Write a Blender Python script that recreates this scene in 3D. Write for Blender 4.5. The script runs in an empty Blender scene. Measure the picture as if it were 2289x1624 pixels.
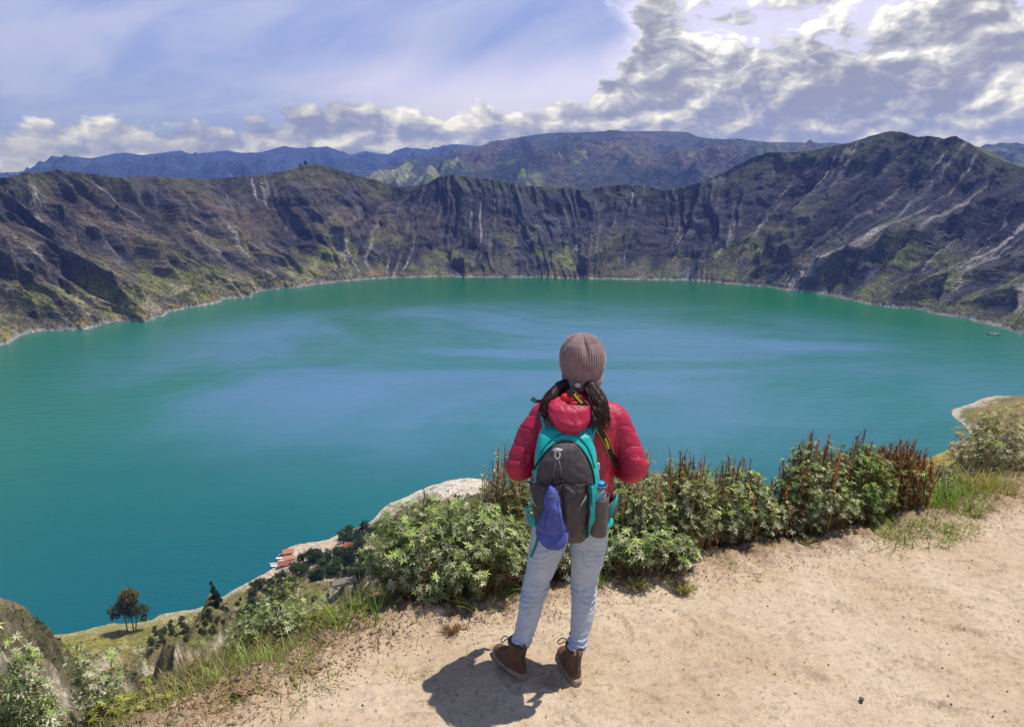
import bpy, bmesh, math, random
import numpy as np
from mathutils import Vector, Matrix
R = math.radians
SC = bpy.context.scene
COL = SC.collection
# ------------------------------------------------------------------ camera
CAMZ = 2.35
PITCH = R(14.0)
CP, SP = math.cos(PITCH), math.sin(PITCH)
cam_d = bpy.data.cameras.new('camera')
cam = bpy.data.objects.new('camera', cam_d); COL.objects.link(cam)
cam.location = (0, 0, CAMZ); cam.rotation_euler = (R(90) - PITCH, 0, 0)
cam_d.sensor_width = 36; cam_d.lens = 27.0
cam_d.clip_start = 0.05; cam_d.clip_end = 90000
SC.camera = cam
# ------------------------------------------------------------------ sun
SUN_EL, SUN_AZ = R(69), R(74)          # azimuth clockwise from +Y (view direction)
sd = Vector((math.sin(SUN_AZ) * math.cos(SUN_EL), math.cos(SUN_AZ) * math.cos(SUN_EL), math.sin(SUN_EL)))
sun_d = bpy.data.lights.new('sun', 'SUN'); sun_d.energy = 4.4; sun_d.angle = R(0.53); sun_d.color = (1.0, 0.95, 0.87)
sun = bpy.data.objects.new('sun', sun_d); COL.objects.link(sun)
sun.rotation_euler = sd.to_track_quat('Z', 'Y').to_euler(); sun.location = (0, 0, 60)
# ------------------------------------------------------------------ colour management / render settings
SC.view_settings.view_transform = 'Standard'; SC.view_settings.look = 'None'
SC.view_settings.exposure = 0.22; SC.view_settings.gamma = 1
SC.cycles.use_denoising = True
SC.cycles.max_bounces = 6; SC.cycles.diffuse_bounces = 3; SC.cycles.glossy_bounces = 3
SC.cycles.transmission_bounces = 6; SC.cycles.transparent_max_bounces = 8; SC.cycles.volume_bounces = 0
SC.cycles.sample_clamp_indirect = 6


class NT:
    """small helper to write node trees as expressions"""
    def __init__(s, tree): s.t = tree
    def n(s, typ, **kw):
        x = s.t.nodes.new(typ)
        for k, v in kw.items(): setattr(x, k, v)
        return x
    def put(s, sock, v):
        if hasattr(v, 'is_output'): s.t.links.new(v, sock)
        else: sock.default_value = v
    def m(s, op, a, b=0.0, c=0.0, clamp=False):
        x = s.n('ShaderNodeMath', operation=op, use_clamp=clamp)
        for i, v in enumerate((a, b, c)): s.put(x.inputs[i], v)
        return x.outputs[0]
    def mix(s, f, a, b, mode='MIX'):
        x = s.n('ShaderNodeMix', data_type='RGBA', blend_type=mode)
        s.put(x.inputs[0], f)
        for i, v in ((6, a), (7, b)): s.put(x.inputs[i], tuple(v) + (1,) if isinstance(v, tuple) and len(v) == 3 else v)
        return x.outputs[2]
    def ramp(s, f, stops, interp='LINEAR'):
        x = s.n('ShaderNodeValToRGB'); r = x.color_ramp; r.interpolation = interp
        while len(r.elements) < len(stops): r.elements.new(0.5)
        for e, (p, c) in zip(r.elements, stops):
            e.position = p; e.color = (c, c, c, 1) if isinstance(c, (int, float)) else tuple(c) + (1,)
        s.put(x.inputs[0], f); return x.outputs[0]
    def noise(s, vec, scale, detail=4, rough=0.5, dist=0.0, dim='3D', out=0):
        x = s.n('ShaderNodeTexNoise', noise_dimensions=dim)
        if vec is not None: s.put(x.inputs['Vector'], vec)
        x.inputs['Scale'].default_value = scale; x.inputs['Detail'].default_value = detail
        x.inputs['Roughness'].default_value = rough; x.inputs['Distortion'].default_value = dist
        return x.outputs[out]
    def xyz(s, v):
        x = s.n('ShaderNodeSeparateXYZ'); s.put(x.inputs[0], v); return x.outputs
    def comb(s, a, b, c=0.0):
        x = s.n('ShaderNodeCombineXYZ')
        for i, v in enumerate((a, b, c)): s.put(x.inputs[i], v)
        return x.outputs[0]
    def mapr(s, v, a, b, c=0.0, d=1.0, smooth=True):
        x = s.n('ShaderNodeMapRange', interpolation_type='SMOOTHSTEP' if smooth else 'LINEAR')
        for i, q in enumerate((v, a, b, c, d)): s.put(x.inputs[i], q)
        return x.outputs[0]
    def scale3(s, v, sc):
        x = s.n('ShaderNodeVectorMath', operation='MULTIPLY'); s.put(x.inputs[0], v); x.inputs[1].default_value = sc
        return x.outputs[0]
    def attr(s, name):
        return s.n('ShaderNodeAttribute', attribute_name=name).outputs


# ------------------------------------------------------------------ world: Nishita sky with cirrus veil and a cumulus bank
def make_world():
    w = bpy.data.worlds.new('World'); SC.world = w; w.use_nodes = True
    t = w.node_tree; t.nodes.clear(); g = NT(t)
    sky = g.n('ShaderNodeTexSky', sky_type='NISHITA'); sky.sun_disc = False
    sky.sun_elevation = SUN_EL; sky.sun_rotation = SUN_AZ; sky.altitude = 3800; sky.air_density = 1.0; sky.dust_density = 0.8
    tc = g.n('ShaderNodeTexCoord').outputs['Generated']
    X, Y, Z = g.xyz(tc)
    az = g.m('MULTIPLY', g.m('ARCTAN2', X, Y), 57.2958)       # degrees, + to the right
    el = g.m('MULTIPLY', g.m('ARCSINE', Z), 57.2958)
    # bank upper boundary (elevation in degrees) by azimuth
    A = lambda px: math.degrees(math.atan((px - 1144) / 1716 / (CP))) if True else 0
    def elev(py): return math.degrees(math.atan((812 - py) / 1716)) - 14
    pts = [(-500, 345), (0, 318), (100, 300), (200, 290), (300, 275), (400, 285), (480, 262), (560, 272), (620, 252), (760, 228), (870, 220),
           (960, 234), (1050, 232), (1150, 224), (1250, 205), (1320, 203), (1355, 170), (1385, 80), (1420, -60), (1800, -200), (2400, -200), (3200, 60)]
    lo, hi, span = -60.0, 60.0, 18.0
    stops = [((A(px) - lo) / (hi - lo), max(0, min(1, elev(py) / span))) for px, py in pts]
    wob = g.m('MULTIPLY', g.m('SUBTRACT', g.noise(g.comb(g.m('MULTIPLY', az, 0.16), g.m('MULTIPLY', el, 0.26), 7.7), 1.0, 6, 0.6), 0.5), 9.0)
    azw = g.m('ADD', az, g.m('MULTIPLY', wob, g.mapr(el, 3, 6)))
    bound = g.m('MULTIPLY', g.ramp(g.m('DIVIDE', g.m('SUBTRACT', azw, lo), hi - lo), stops), span)
    # cauliflower density: broad noise plus nested rounded cells, evaluated again a little towards the sun for relief
    def density(dx, dy):
        px_ = g.m('MULTIPLY', g.m('ADD', az, dx), 0.125); py_ = g.m('MULTIPLY', g.m('ADD', el, dy), 0.22); v = g.comb(px_, py_, 0.0)
        w = g.n('ShaderNodeVectorMath', operation='ADD'); g.put(w.inputs[0], v)
        q = g.n('ShaderNodeVectorMath', operation='SCALE'); g.put(q.inputs[0], g.noise(v, 2.2, 3, 0.6, out=1, dim='2D')); q.inputs['Scale'].default_value = 0.35; g.put(w.inputs[1], q.outputs[0])
        vo = g.n('ShaderNodeTexVoronoi', feature='SMOOTH_F1', voronoi_dimensions='2D'); g.put(vo.inputs['Vector'], w.outputs[0]); vo.inputs['Scale'].default_value = 2.6; vo.inputs['Detail'].default_value = 2.6; vo.inputs['Roughness'].default_value = 0.5; vo.inputs['Lacunarity'].default_value = 2.2; vo.inputs['Smoothness'].default_value = 0.45
        n = g.noise(w.outputs[0], 1.0, 6, 0.55, dim='2D')
        return g.m('ADD', g.m('MULTIPLY', n, 1.0), g.m('MULTIPLY', g.m('SUBTRACT', 0.55, vo.outputs['Distance']), 0.55))
    d0 = density(0, 0); d1 = density(-0.5, 0.6)
    relief = g.m('SUBTRACT', d0, d1)
    nb = g.noise(g.comb(g.m('MULTIPLY', az, 0.09), g.m('MULTIPLY', el, 0.24), 4.0), 1.0, 5, 0.55, 0.6)
    edge = g.m('ADD', g.m('SUBTRACT', bound, el), g.m('MULTIPLY', g.m('SUBTRACT', d0, 0.55), g.m('ADD', 1.6, g.m('MULTIPLY', bound, 0.22))))
    bank = g.mapr(edge, -0.25, 0.4)
    hole = g.noise(g.comb(g.m('MULTIPLY', az, 0.13), g.m('MULTIPLY', el, 0.22), 9.3), 1.0, 7, 0.6, 0.7)
    hm = g.m('ADD', g.m('MULTIPLY', hole, 1.0), g.m('MULTIPLY', g.m('SUBTRACT', 0.6, d0), 0.35))
    azr = g.mapr(az, 7.5, 13)
    holem = g.m('MULTIPLY', g.m('MULTIPLY', g.mapr(hm, 0.60, 0.69), g.mapr(el, 4.5, 7.5)), azr)
    bank = g.m('MULTIPLY', bank, g.m('SUBTRACT', 1.0, g.m('MULTIPLY', holem, 0.9)))
    lump = g.mapr(nb, 0.36, 0.64)
    val = g.m('ADD', g.m('ADD', g.mapr(el, 5.5, 2.0, 0.04, 0.24), g.m('MULTIPLY', lump, 0.40)), g.m('MULTIPLY', relief, 1.55))
    rimb = g.m('SUBTRACT', 1.0, g.mapr(edge, 0.1, 1.5))
    val = g.m('ADD', val, g.m('MULTIPLY', rimb, 0.24))
    val = g.m('ADD', val, g.m('MULTIPLY', g.m('MULTIPLY', g.mapr(hm, 0.47, 0.55), g.m('MULTIPLY', g.mapr(el, 3, 6), azr)), 0.34), clamp=True)
    cloud = g.ramp(val, [(0.0, (3.2, 3.2, 3.5)), (0.25, (4.2, 4.15, 4.3)), (0.5, (6.3, 6.2, 6.1)), (0.75, (9.4, 9.2, 8.9)), (1.0, (13.4, 13.2, 12.8))])
    ca, sa = math.cos(R(-17)), math.sin(R(-17))
    u = g.m('ADD', g.m('MULTIPLY', az, ca), g.m('MULTIPLY', el, -sa)); v = g.m('ADD', g.m('MULTIPLY', az, sa), g.m('MULTIPLY', el, ca))
    st = g.noise(g.comb(g.m('MULTIPLY', u, 0.055), g.m('MULTIPLY', v, 0.21), 2.0), 1.0, 8, 0.58, 0.7)
    veil = g.mix(g.mapr(st, 0.34, 0.66), (2.8, 3.8, 8.0), (5.7, 6.1, 9.0))
    glow = g.m('MULTIPLY', g.mapr(g.m('SUBTRACT', el, bound), 4.2, 0.0), g.mapr(az, -24, -2))
    veil = g.mix(g.m('MULTIPLY', glow, 0.85), veil, (10.5, 9.8, 13.0))
    base = g.mix(0.88, sky.outputs[0], veil)
    base = g.mix(g.mapr(el, 14, 40, 0, 0.7), base, sky.outputs[0])
    bank = g.m('MULTIPLY', bank, g.mapr(el, 22, 12))
    col = g.mix(bank, base, cloud)
    col = g.mix(g.mapr(el, -0.2, -2.0), col, (2.2, 2.3, 2.5))
    bg = g.n('ShaderNodeBackground'); g.put(bg.inputs[0], col); bg.inputs[1].default_value = 0.088
    out = g.n('ShaderNodeOutputWorld'); t.links.new(bg.outputs[0], out.inputs[0])
make_world()

# ------------------------------------------------------------------ geometry helpers (picture measurements -> real positions)
FPX, CX0, CY0 = 1716.0, 1144.0, 812.0
def ray(px, py):
    x = (np.asarray(px, float) - CX0) / FPX; y = -(np.asarray(py, float) - CY0) / FPX
    return x, CP + y * SP, -SP + y * CP
def atY(px, py, Y):
    x, yy, z = ray(px, py); k = Y / yy; return x * k, Y + 0 * k, CAMZ + z * k
def atZ(px, py, Z):
    x, yy, z = ray(px, py); k = (Z - CAMZ) / z; return x * k, yy * k, Z + 0 * k
def proj(X, Y, Z):
    zc = Z - CAMZ; f = Y * CP - zc * SP; u = Y * SP + zc * CP
    return CX0 + FPX * X / f, CY0 - FPX * u / f
ZL = -378.0

def hash2(ix, iy, seed=0):
    h = (ix.astype(np.int64) * 374761393 + iy.astype(np.int64) * 668265263 + seed * 1442695041) & 0xFFFFFFFF
    h = ((h ^ (h >> 13)) * 1274126177) & 0xFFFFFFFF
    h = h ^ (h >> 16)
    return (h & 0xFFFFFF) / float(0xFFFFFF)
def vnoise(x, y, seed=0):
    ix, iy = np.floor(x), np.floor(y); fx, fy = x - ix, y - iy
    ix = ix.astype(np.int64); iy = iy.astype(np.int64)
    def gr(a, b, dx, dy):
        th = hash2(a, b, seed) * 6.2831853; return np.cos(th) * dx + np.sin(th) * dy
    u = fx * fx * fx * (fx * (fx * 6 - 15) + 10); v = fy * fy * fy * (fy * (fy * 6 - 15) + 10)
    a = gr(ix, iy, fx, fy); b = gr(ix + 1, iy, fx - 1, fy); c = gr(ix, iy + 1, fx, fy - 1); d = gr(ix + 1, iy + 1, fx - 1, fy - 1)
    return ((a * (1 - u) + b * u) * (1 - v) + (c * (1 - u) + d * u) * v) * 1.45
def fbm(x, y, octv=5, seed=0, gain=0.5, lac=2.03):
    s = 0; a = 1.0; f = 1.0
    for i in range(octv): s = s + a * vnoise(x * f + 17.3 * i, y * f - 9.1 * i, seed + i); a *= gain; f *= lac
    return s
def ridged(x, y, octv=5, seed=0, gain=0.5, lac=2.03):
    s = 0; a = 1.0; f = 1.0; w = 1.0
    for i in range(octv):
        r = 1 - np.abs(vnoise(x * f + 31.7 * i, y * f + 11.9 * i, seed + i)) * 2.0
        r = np.clip(r, 0, 1) ** 1.5 * w; s = s + a * r; w = np.clip(r * 1.6, 0.25, 1); a *= gain; f *= lac
    return s
def sstep(a, b, x):
    t = np.clip((x - a) / (b - a), 0, 1); return t * t * (3 - 2 * t)

def grid_mesh(name, X, Y, Z, mat, keep=None, attrs=None, flip=False, smooth=True):
    nr, nc = X.shape
    co = np.stack([X, Y, Z], -1).reshape(-1, 3).astype(np.float32)
    i = np.arange(nr * nc).reshape(nr, nc)
    q = np.stack([i[:-1, :-1], i[:-1, 1:], i[1:, 1:], i[1:, :-1]], -1).reshape(-1, 4)
    if keep is not None:
        k = (keep[:-1, :-1] | keep[:-1, 1:] | keep[1:, 1:] | keep[1:, :-1]).reshape(-1); q = q[k]
    if flip: q = q[:, ::-1]
    me = bpy.data.meshes.new(name)
    me.vertices.add(len(co)); me.vertices.foreach_set('co', co.ravel())
    me.loops.add(q.size); me.loops.foreach_set('vertex_index', q.ravel().astype(np.int32))
    me.polygons.add(len(q)); me.polygons.foreach_set('loop_start', np.arange(0, q.size, 4, dtype=np.int32))
    me.polygons.foreach_set('use_smooth', np.full(len(q), smooth))
    me.update()
    for k, v in (attrs or {}).items():
        if v.ndim == 3:
            a = me.color_attributes.new(k, 'FLOAT_COLOR', 'POINT'); c = np.ones((nr * nc, 4), np.float32); c[:, :3] = v.reshape(-1, 3)
            a.data.foreach_set('color', c.ravel())
        else:
            a = me.attributes.new(k, 'FLOAT', 'POINT'); a.data.foreach_set('value', v.astype(np.float32).ravel())
    me.validate()
    o = bpy.data.objects.new(name, me); COL.objects.link(o)
    if mat: me.materials.append(mat)
    return o
def mixc(a, b, f):
    f = f[..., None]; return a * (1 - f) + np.array(b) * f

def new_mat(name):
    m = bpy.data.materials.new(name); m.use_nodes = True; m.node_tree.nodes.clear(); g = NT(m.node_tree)
    b = g.n('ShaderNodeBsdfPrincipled'); o = g.n('ShaderNodeOutputMaterial'); m.node_tree.links.new(b.outputs[0], o.inputs[0])
    return m, g, b
def bump(g, b, h, strength=0.5, dist=1.0, normal=None):
    x = g.n('ShaderNodeBump'); g.put(x.inputs['Height'], h); x.inputs['Strength'].default_value = strength; x.inputs['Distance'].default_value = dist
    if normal is not None: g.put(x.inputs['Normal'], normal)
    g.put(b.inputs['Normal'], x.outputs[0]); return x.outputs[0]

def terrain_mat(name, fine, coarse, bstr, bdist, var=0.55):
    m, g, b = new_mat(name)
    pos = g.n('ShaderNodeNewGeometry').outputs['Position']
    c = g.attr('albedo')[0]
    n1 = g.noise(pos, fine, 6, 0.65); n2 = g.noise(pos, coarse, 5, 0.6)
    k = g.mapr(n1, 0.3, 0.7, 1 - var, 1 + var); k2 = g.mapr(n2, 0.3, 0.7, 0.8, 1.2)
    kk = g.m('MULTIPLY', k, k2)
    cc = g.mix(1.0, c, g.comb(kk, kk, kk), 'MULTIPLY')
    g.put(b.inputs['Base Color'], cc); b.inputs['Roughness'].default_value = 0.95; b.inputs['Specular IOR Level'].default_value = 0.1
    bump(g, b, g.m('ADD', n1, g.m('MULTIPLY', n2, 2.0)), bstr, bdist)
    return m

# ------------------------------------------------------------------ far mountains (8 - 16 km away)
def interp(tab, x):
    tab = sorted(tab); return np.interp(x, [a for a, _ in tab], [b for _, b in tab])
SKY_A = [(560, 420), (700, 408), (780, 398), (870, 372), (960, 350), (1020, 336), (1080, 326), (1130, 312), (1180, 303), (1215, 300), (1250, 297), (1300, 296), (1350, 294), (1420, 293), (1500, 294), (1528, 295), (1545, 304), (1570, 309),
         (1640, 309), (1700, 317), (1800, 319), (1870, 323), (1990, 332), (2100, 345), (2150, 338), (2190, 325), (2215, 319), (2250, 324), (2290, 330), (2500, 322), (2800, 335), (3200, 350)]
SKY_B = [(-700, 345), (-300, 360), (0, 393), (60, 388), (100, 376), (140, 355), (165, 349), (220, 353), (280, 344), (330, 347), (400, 339), (450, 344), (520, 337), (560, 342), (600, 339), (640, 328), (700, 332), (740, 327), (790, 346),
         (812, 341), (822, 338), (850, 343), (870, 346), (910, 330), (960, 335), (1010, 322), (1060, 326), (1150, 330), (1300, 340), (1700, 360), (2400, 380), (3200, 380)]
def far_terrain():
    az = np.radians(np.linspace(-60, 62, 1480)); r = np.geomspace(4300, 30000, 420)
    AZ, RR = np.meshgrid(az, r)
    X = RR * np.sin(AZ); Y = RR * np.cos(AZ)
    px = CX0 + FPX * np.tan(AZ) / CP * 0.985
    def layer(tab, r0, w_front, w_back, base):
        rr = r0 * (1 + 0.05 * fbm(px / 300, px * 0 + r0 * 0.01, 4, 7))
        el = None
        # ridge-top height so that it projects on the measured skyline
        py = interp(tab, px); Yr = rr * np.cos(AZ)
        x_, y_, z_ = ray(px, py); zt = CAMZ + z_ * (Yr / y_)
        f = np.where(RR < rr, np.clip(1 - (rr - RR) / w_front, 0, 1), np.clip(1 - (RR - rr) / w_back, 0, 1))
        prof = f ** 1.15
        return base + (zt - base) * prof, f
    zb, fb = layer(SKY_B, 16500, 7500, 9000, -330)
    za, fa = layer(SKY_A, 10800, 6800, 5000, -340)
    wx, wy = X / 1500 + 0.35 * fbm(X / 2200, Y / 2200, 3, 3), Y / 1500 + 0.35 * fbm(X / 2200, Y / 2200, 3, 5)
    rn = ridged(wx, wy, 6, 21); rn = rn - 0.9
    amp_a = np.sin(np.clip(fa, 0, 1) * math.pi) ** 0.7; amp_b = np.sin(np.clip(fb, 0, 1) * math.pi) ** 0.7
    za2 = za + rn * 210 * amp_a * np.where(RR < 10800, 1, 0.2); zb2 = zb + rn * 260 * amp_b * np.where(RR < 16500, 1, .2)
    Z = np.maximum(za2, zb2) + 18 * fbm(X / 400, Y / 400, 4, 9) * (np.clip(1 - np.maximum(fa * (fa > 0.97), fb * (fb > .97)), 0, 1))
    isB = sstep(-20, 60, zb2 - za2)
    Z = np.maximum(Z, -420 + 0 * Z)
    n = fbm(X / 900, Y / 900, 5, 31); n2 = fbm(X / 220, Y / 220, 4, 41)
    base = np.zeros(X.shape + (3,)) + np.array((0.058, 0.066, 0.074))
    base = mixc(base, (0.12, 0.09, 0.08), sstep(0.0, 0.5, n) * 0.8)
    # green farmed patchwork low on the near slope: cells
    cx, cy = np.floor(wx * 9), np.floor(wy * 7); cell = hash2(cx, cy, 5); fh = sstep(0.25, -0.15, fbm(X / 1600, Y / 1600, 3, 77)) * sstep(330, 60, Z)
    base = mixc(base, (0.12, 0.165, 0.06), fh * (cell > 0.35)); base = mixc(base, (0.26, 0.27, 0.15), fh * (cell > 0.8) * 0.8)
    base = mixc(base, (0.05, 0.065, 0.045), sstep(0.15, 0.45, n2) * 0.45)
    base = mixc(base, (0.03, 0.05, 0.12), isB * 0.85)  # blue haze of distance painted into the colour of the farther range
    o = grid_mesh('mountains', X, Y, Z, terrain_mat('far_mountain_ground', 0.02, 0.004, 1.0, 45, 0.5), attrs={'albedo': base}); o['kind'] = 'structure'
far_terrain()

# ------------------------------------------------------------------ crater wall around the far side of the lake
RIM = [(-900, 380), (-300, 410), (-100, 402), (0, 398), (50, 392), (100, 383), (130, 380), (200, 388), (260, 397), (330, 395), (400, 397), (450, 400), (560, 394), (610, 388), (650, 378), (680, 369), (700, 367), (720, 369), (760, 380),
       (800, 393), (850, 405), (880, 415), (900, 418), (950, 412), (980, 396), (1010, 391), (1060, 397), (1110, 402), (1150, 412), (1200, 418), (1260, 420), (1310, 425), (1350, 416), (1400, 412), (1440, 415), (1480, 425), (1510, 422),
       (1560, 408), (1620, 385), (1680, 352), (1720, 340), (1780, 340), (1850, 330), (1900, 318), (1960, 300), (1990, 294), (2010, 294), (2050, 306), (2080, 304), (2110, 310), (2130, 303), (2160, 317), (2200, 345), (2240, 360), (2288, 375), (2450, 410), (3200, 440)]
SH_PX = [(0, 775), (25, 765), (60, 745), (100, 739), (150, 738), (205, 735), (225, 724), (270, 718), (320, 720), (350, 712), (375, 700), (430, 686), (478, 680), (500, 668), (560, 665), (566, 657), (580, 650), (680, 640), (720, 634), (780, 628), (870, 622),
         (1000, 618.5), (1040, 620.5), (1080, 621), (1200, 620.5), (1300, 624), (1400, 625), (1560, 628), (1640, 636), (1700, 640), (1780, 651), (1850, 660), (1885, 668), (1960, 684), (2000, 688), (2050, 690), (2090, 702), (2160, 712), (2230, 729), (2288, 748)]
def crater_wall():
    pts = [(-620, 420), (-980, 700), (-1230, 1050), (-1250, 1380)]
    for a, b in SH_PX:
        x, y, z = atZ(a, b, ZL); pts.append((float(x), float(y)))
    pts += [(1330, 1660), (1390, 1500), (1330, 1330), (1250, 1270)]
    pts = np.array(pts)
    d = np.r_[0, np.cumsum(np.hypot(*np.diff(pts, axis=0).T))]
    N = 1750; s = np.linspace(0, d[-1], N)
    P = np.stack([np.interp(s, d, pts[:, 0]), np.interp(s, d, pts[:, 1])], 1)
    def sm(A, w):
        k = np.hanning(w); k /= k.sum(); return np.stack([np.convolve(np.pad(A[:, i], w // 2, mode='reflect', reflect_type='odd'), k, 'valid')[:len(A)] for i in (0, 1)], 1)
    P = sm(P, 9); Ps = sm(P, 301)
    T = np.gradient(Ps, axis=0); T /= np.linalg.norm(T, axis=1)[:, None]
    Nn = np.stack([-T[:, 1], T[:, 0]], 1)     # outward: path runs left -> far -> right (clockwise), outward = left of travel
    Nn = sm(Nn, 201); Nn /= np.linalg.norm(Nn, axis=1)[:, None]
    spx = proj(P[:, 0], P[:, 1], np.full(N, ZL))[0]
    M = 215; t = np.linspace(-0.03, 1, M)
    S, Tt = np.meshgrid(s, t); 
    w0 = interp([(-2000, 520), (0, 560), (500, 520), (1000, 430), (1500, 470), (1900, 620), (2300, 600), (3500, 520)], spx)
    S3 = S
    # gully / spur displacement towards the lake
    warp = 70 * fbm(S / 520, Tt * 0.7, 3, 11)
    sw = S + warp * 0.9 + 20 * fbm(S / 90, Tt * 2.2, 3, 14) + (Tt - .4) * 330 * fbm(S / 430, S * 0 + 5, 2, 17)
    md = np.clip(.65 + .9 * fbm(S / 260, Tt * 1.6, 3, 18), .1, 1.35)
    env = sstep(0.0, 0.26, Tt); top = 1 - 0.62 * sstep(0.72, 1.0, Tt)
    r1 = ridged(sw / 330, Tt * 0.3 + 3, 2, 51, 0.5); r2 = ridged(sw / 125, Tt * 0.55, 3, 61, 0.5); r3 = fbm(S / 36, Tt * 9, 5, 71, 0.55)
    r4 = ridged(sw / 46, Tt * 1.0, 4, 81, 0.6)
    cen = sstep(800, 960, spx)[None] * sstep(1330, 1150, spx)[None]
    disp = (r1 - .75) * (100 - 70 * cen) * env * top + (r2 - .8) * (50 - 14 * cen) * (.25 + .75 * md) * (0.15 + 0.85 * env) * top + (r4 - .8) * 28 * md * (.35 + .65 * env) * (1 - .3 * sstep(.8, 1, Tt)) + r3 * 15 * (0.3 + 0.7 * env) + 26 * fbm(S / 150, Tt * 3.5, 3, 19) * env * top
    # explicit spurs seen in the picture: (rim px, shore px, amplitude, width m)
    spur_mask = 0 * S; scree = 0 * S
    def s_at(px): return np.interp(px, spx[200:-150], s[200:-150])
    rimpx = None
    for (pr, pb, A, W, sc_) in [(2050, 1780, 150, 120, 1), (1440, 1290, 95, 90, 0), (700, 905, 45, 90, 0), (2230, 1990, 95, 110, 0), (1700, 1690, 60, 60, 0), (330, 570, 60, 90, 0), (2420, 2100, 80, 110, 0), (60, 430, 60, 100, 0), (-200, 210, 70, 110, 0), (560, 745, 45, 60, 0)]:
        sr, sb = s_at(pr), s_at(pb)
        line = sb + (sr - sb) * np.clip(Tt, 0, 1) ** 0.9 + 25 * fbm(Tt * 3 + pr, S * 0, 3, 5)
        k = np.clip(1 - np.abs(S - line) / W, 0, 1)
        disp = disp + A * (k ** 1.3) * env * (1 - .8 * sstep(.7, 1, Tt))
        if sc_: scree = np.maximum(scree, sstep(1, 0, np.abs(S - line + 45 + 30 * Tt) / (52 - 34 * Tt)) * sstep(.62, .35, Tt))
    # small pyramids near the left shore
    for (pb, tt, A, W) in [(612, .10, 60, 55), (655, .08, 45, 40), (1045, .16, 60, 70), (560, .14, 45, 50), (425, .12, 35, 60)]:
        k = np.clip(1 - np.hypot((S - s_at(pb)) / W, (Tt - tt) / 0.13), 0, 1); disp = disp + A * k
    W_ = w0[None, :] * np.clip(Tt, -0.1, 1) - disp
    kk = 0.22 * w0[None, :] * Tt; W_ = np.maximum.accumulate(W_ - kk, axis=0) + kk
    X = P[None, :, 0] + Nn[None, :, 0] * W_; Y = P[None, :, 1] + Nn[None, :, 1] * W_
    # rim heights that meet the measured skyline
    xr, yr = X[-1], Y[-1]
    zr = np.zeros(N) + 0.0
    for _ in range(4):
        pxr = proj(xr, np.maximum(yr, 400), zr)[0]; py = interp(RIM, np.clip(pxr, -900, 3200)); x_, y_, z_ = ray(pxr, py); zr = CAMZ + z_ * (yr / y_)
    zr = np.where(yr < 700, 30, zr); zr = np.clip(zr, -120, 260)
    zr = zr + 4.5 * np.abs(fbm(s / 38, s * 0, 4, 95)) * 1.0 - 1.2
    prof = np.where(Tt < 0, Tt * 1.0, 0.10 * np.clip(Tt, 0, 1) + 0.90 * np.clip(Tt, 0, 1) ** 1.12)
    cl = sstep(0, 0.02, Tt) * 9
    Z = ZL + (zr[None, :] - ZL - 9) * prof + cl + 7 * fbm(S / 45, Tt * 14, 5, 91) * np.sin(np.clip(Tt, 0, 1) * math.pi) * 1.0 + 16 * (r2 - .8) * np.sin(np.clip(Tt, 0, 1) * math.pi)
    # terrain may not poke above the measured skyline
    # colours (albedo only)
    n = fbm(S / 160, Tt * 3.2, 5, 101); n2 = fbm(S / 40, Tt * 10, 4, 111); n3 = fbm(sw / 20, Tt * 1.5, 4, 121, 0.6)
    pxg = proj(X, np.maximum(Y, 300), Z)[0]
    col = np.zeros(X.shape + (3,)) + np.array((0.047, 0.051, 0.066))
    col = mixc(col, (0.135, 0.102, 0.078), (0.35 + .65 * sstep(-0.3, 0.5, n)) * sstep(1250, 600, pxg))
    col = mixc(col, (0.024, 0.027, 0.038), sstep(0.0, 0.5, -n + 0.4 * n2) * 0.85)
    col = mixc(col, (0.17, 0.16, 0.165), sstep(0.15, 0.6, n3 + .4 * n2) * .5)
    leftness = sstep(1200, 600, pxg); rightness = sstep(1800, 2200, pxg)
    grn = sstep(0.0, 0.36, n + 0.4 * n2 + 0.30 * leftness + 0.32 * rightness - 0.2) * sstep(0.62, 0.1, Tt)
    col = mixc(col, (0.175, 0.20, 0.055), grn * 0.92)
    fan = sstep(0.0, 0.35, fbm(S / 95, S * 0 + 3, 3, 161) + .55 - 2.6 * Tt) * sstep(0.34, 0.2, Tt); col = mixc(col, (0.145, 0.14, 0.08), fan * .6)
    col = mixc(col, (0.06, 0.075, 0.035), sstep(0.75, 1.0, Tt + 0.2 * n) * 0.6)
    # crest-line grass on spurs, dark bare rock in gullies
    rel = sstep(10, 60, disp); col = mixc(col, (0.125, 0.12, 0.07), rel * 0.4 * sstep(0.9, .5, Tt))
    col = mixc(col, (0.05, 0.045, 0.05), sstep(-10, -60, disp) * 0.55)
    streak = sstep(0.42, 0.8, n3) * sstep(0.1, 0.45, fbm(S / 140, Tt * 1.5, 3, 131) + 0.10 + .22 * rightness)
    col = mixc(col, (0.36, 0.33, 0.33), streak * 0.8)
    scarp = sstep(0.25, 0.6, n2 + 0.4 * n) * sstep(0.3, 0.06, Tt) * sstep(1050, 500, pxg)
    col = mixc(col, (0.33, 0.27, 0.20), scarp * 0.85)
    col = mixc(col, (0.26, 0.20, 0.07), sstep(0.2, 0.6, fbm(S / 60, Tt * 9, 3, 141)) * sstep(0.12, 0.03, Tt) * leftness * 0.9)
    col = mixc(col, (0.40, 0.36, 0.36), scree * sstep(-0.35, 0.25, n3 + .2) * 0.95)
    shore = sstep(13, 4, Z - ZL + 6 * n2)
    col = mixc(col, (0.40, 0.38, 0.37), shore * 0.6)
    speck = sstep(0.22, 0.5, fbm(X / 9, Y / 9 + Z / 9, 3, 151)) * sstep(0.6, 0.2, Tt)
    col = mixc(col, (0.03, 0.04, 0.022), speck * 0.75 * (1 - scree) * (1 - shore))
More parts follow.
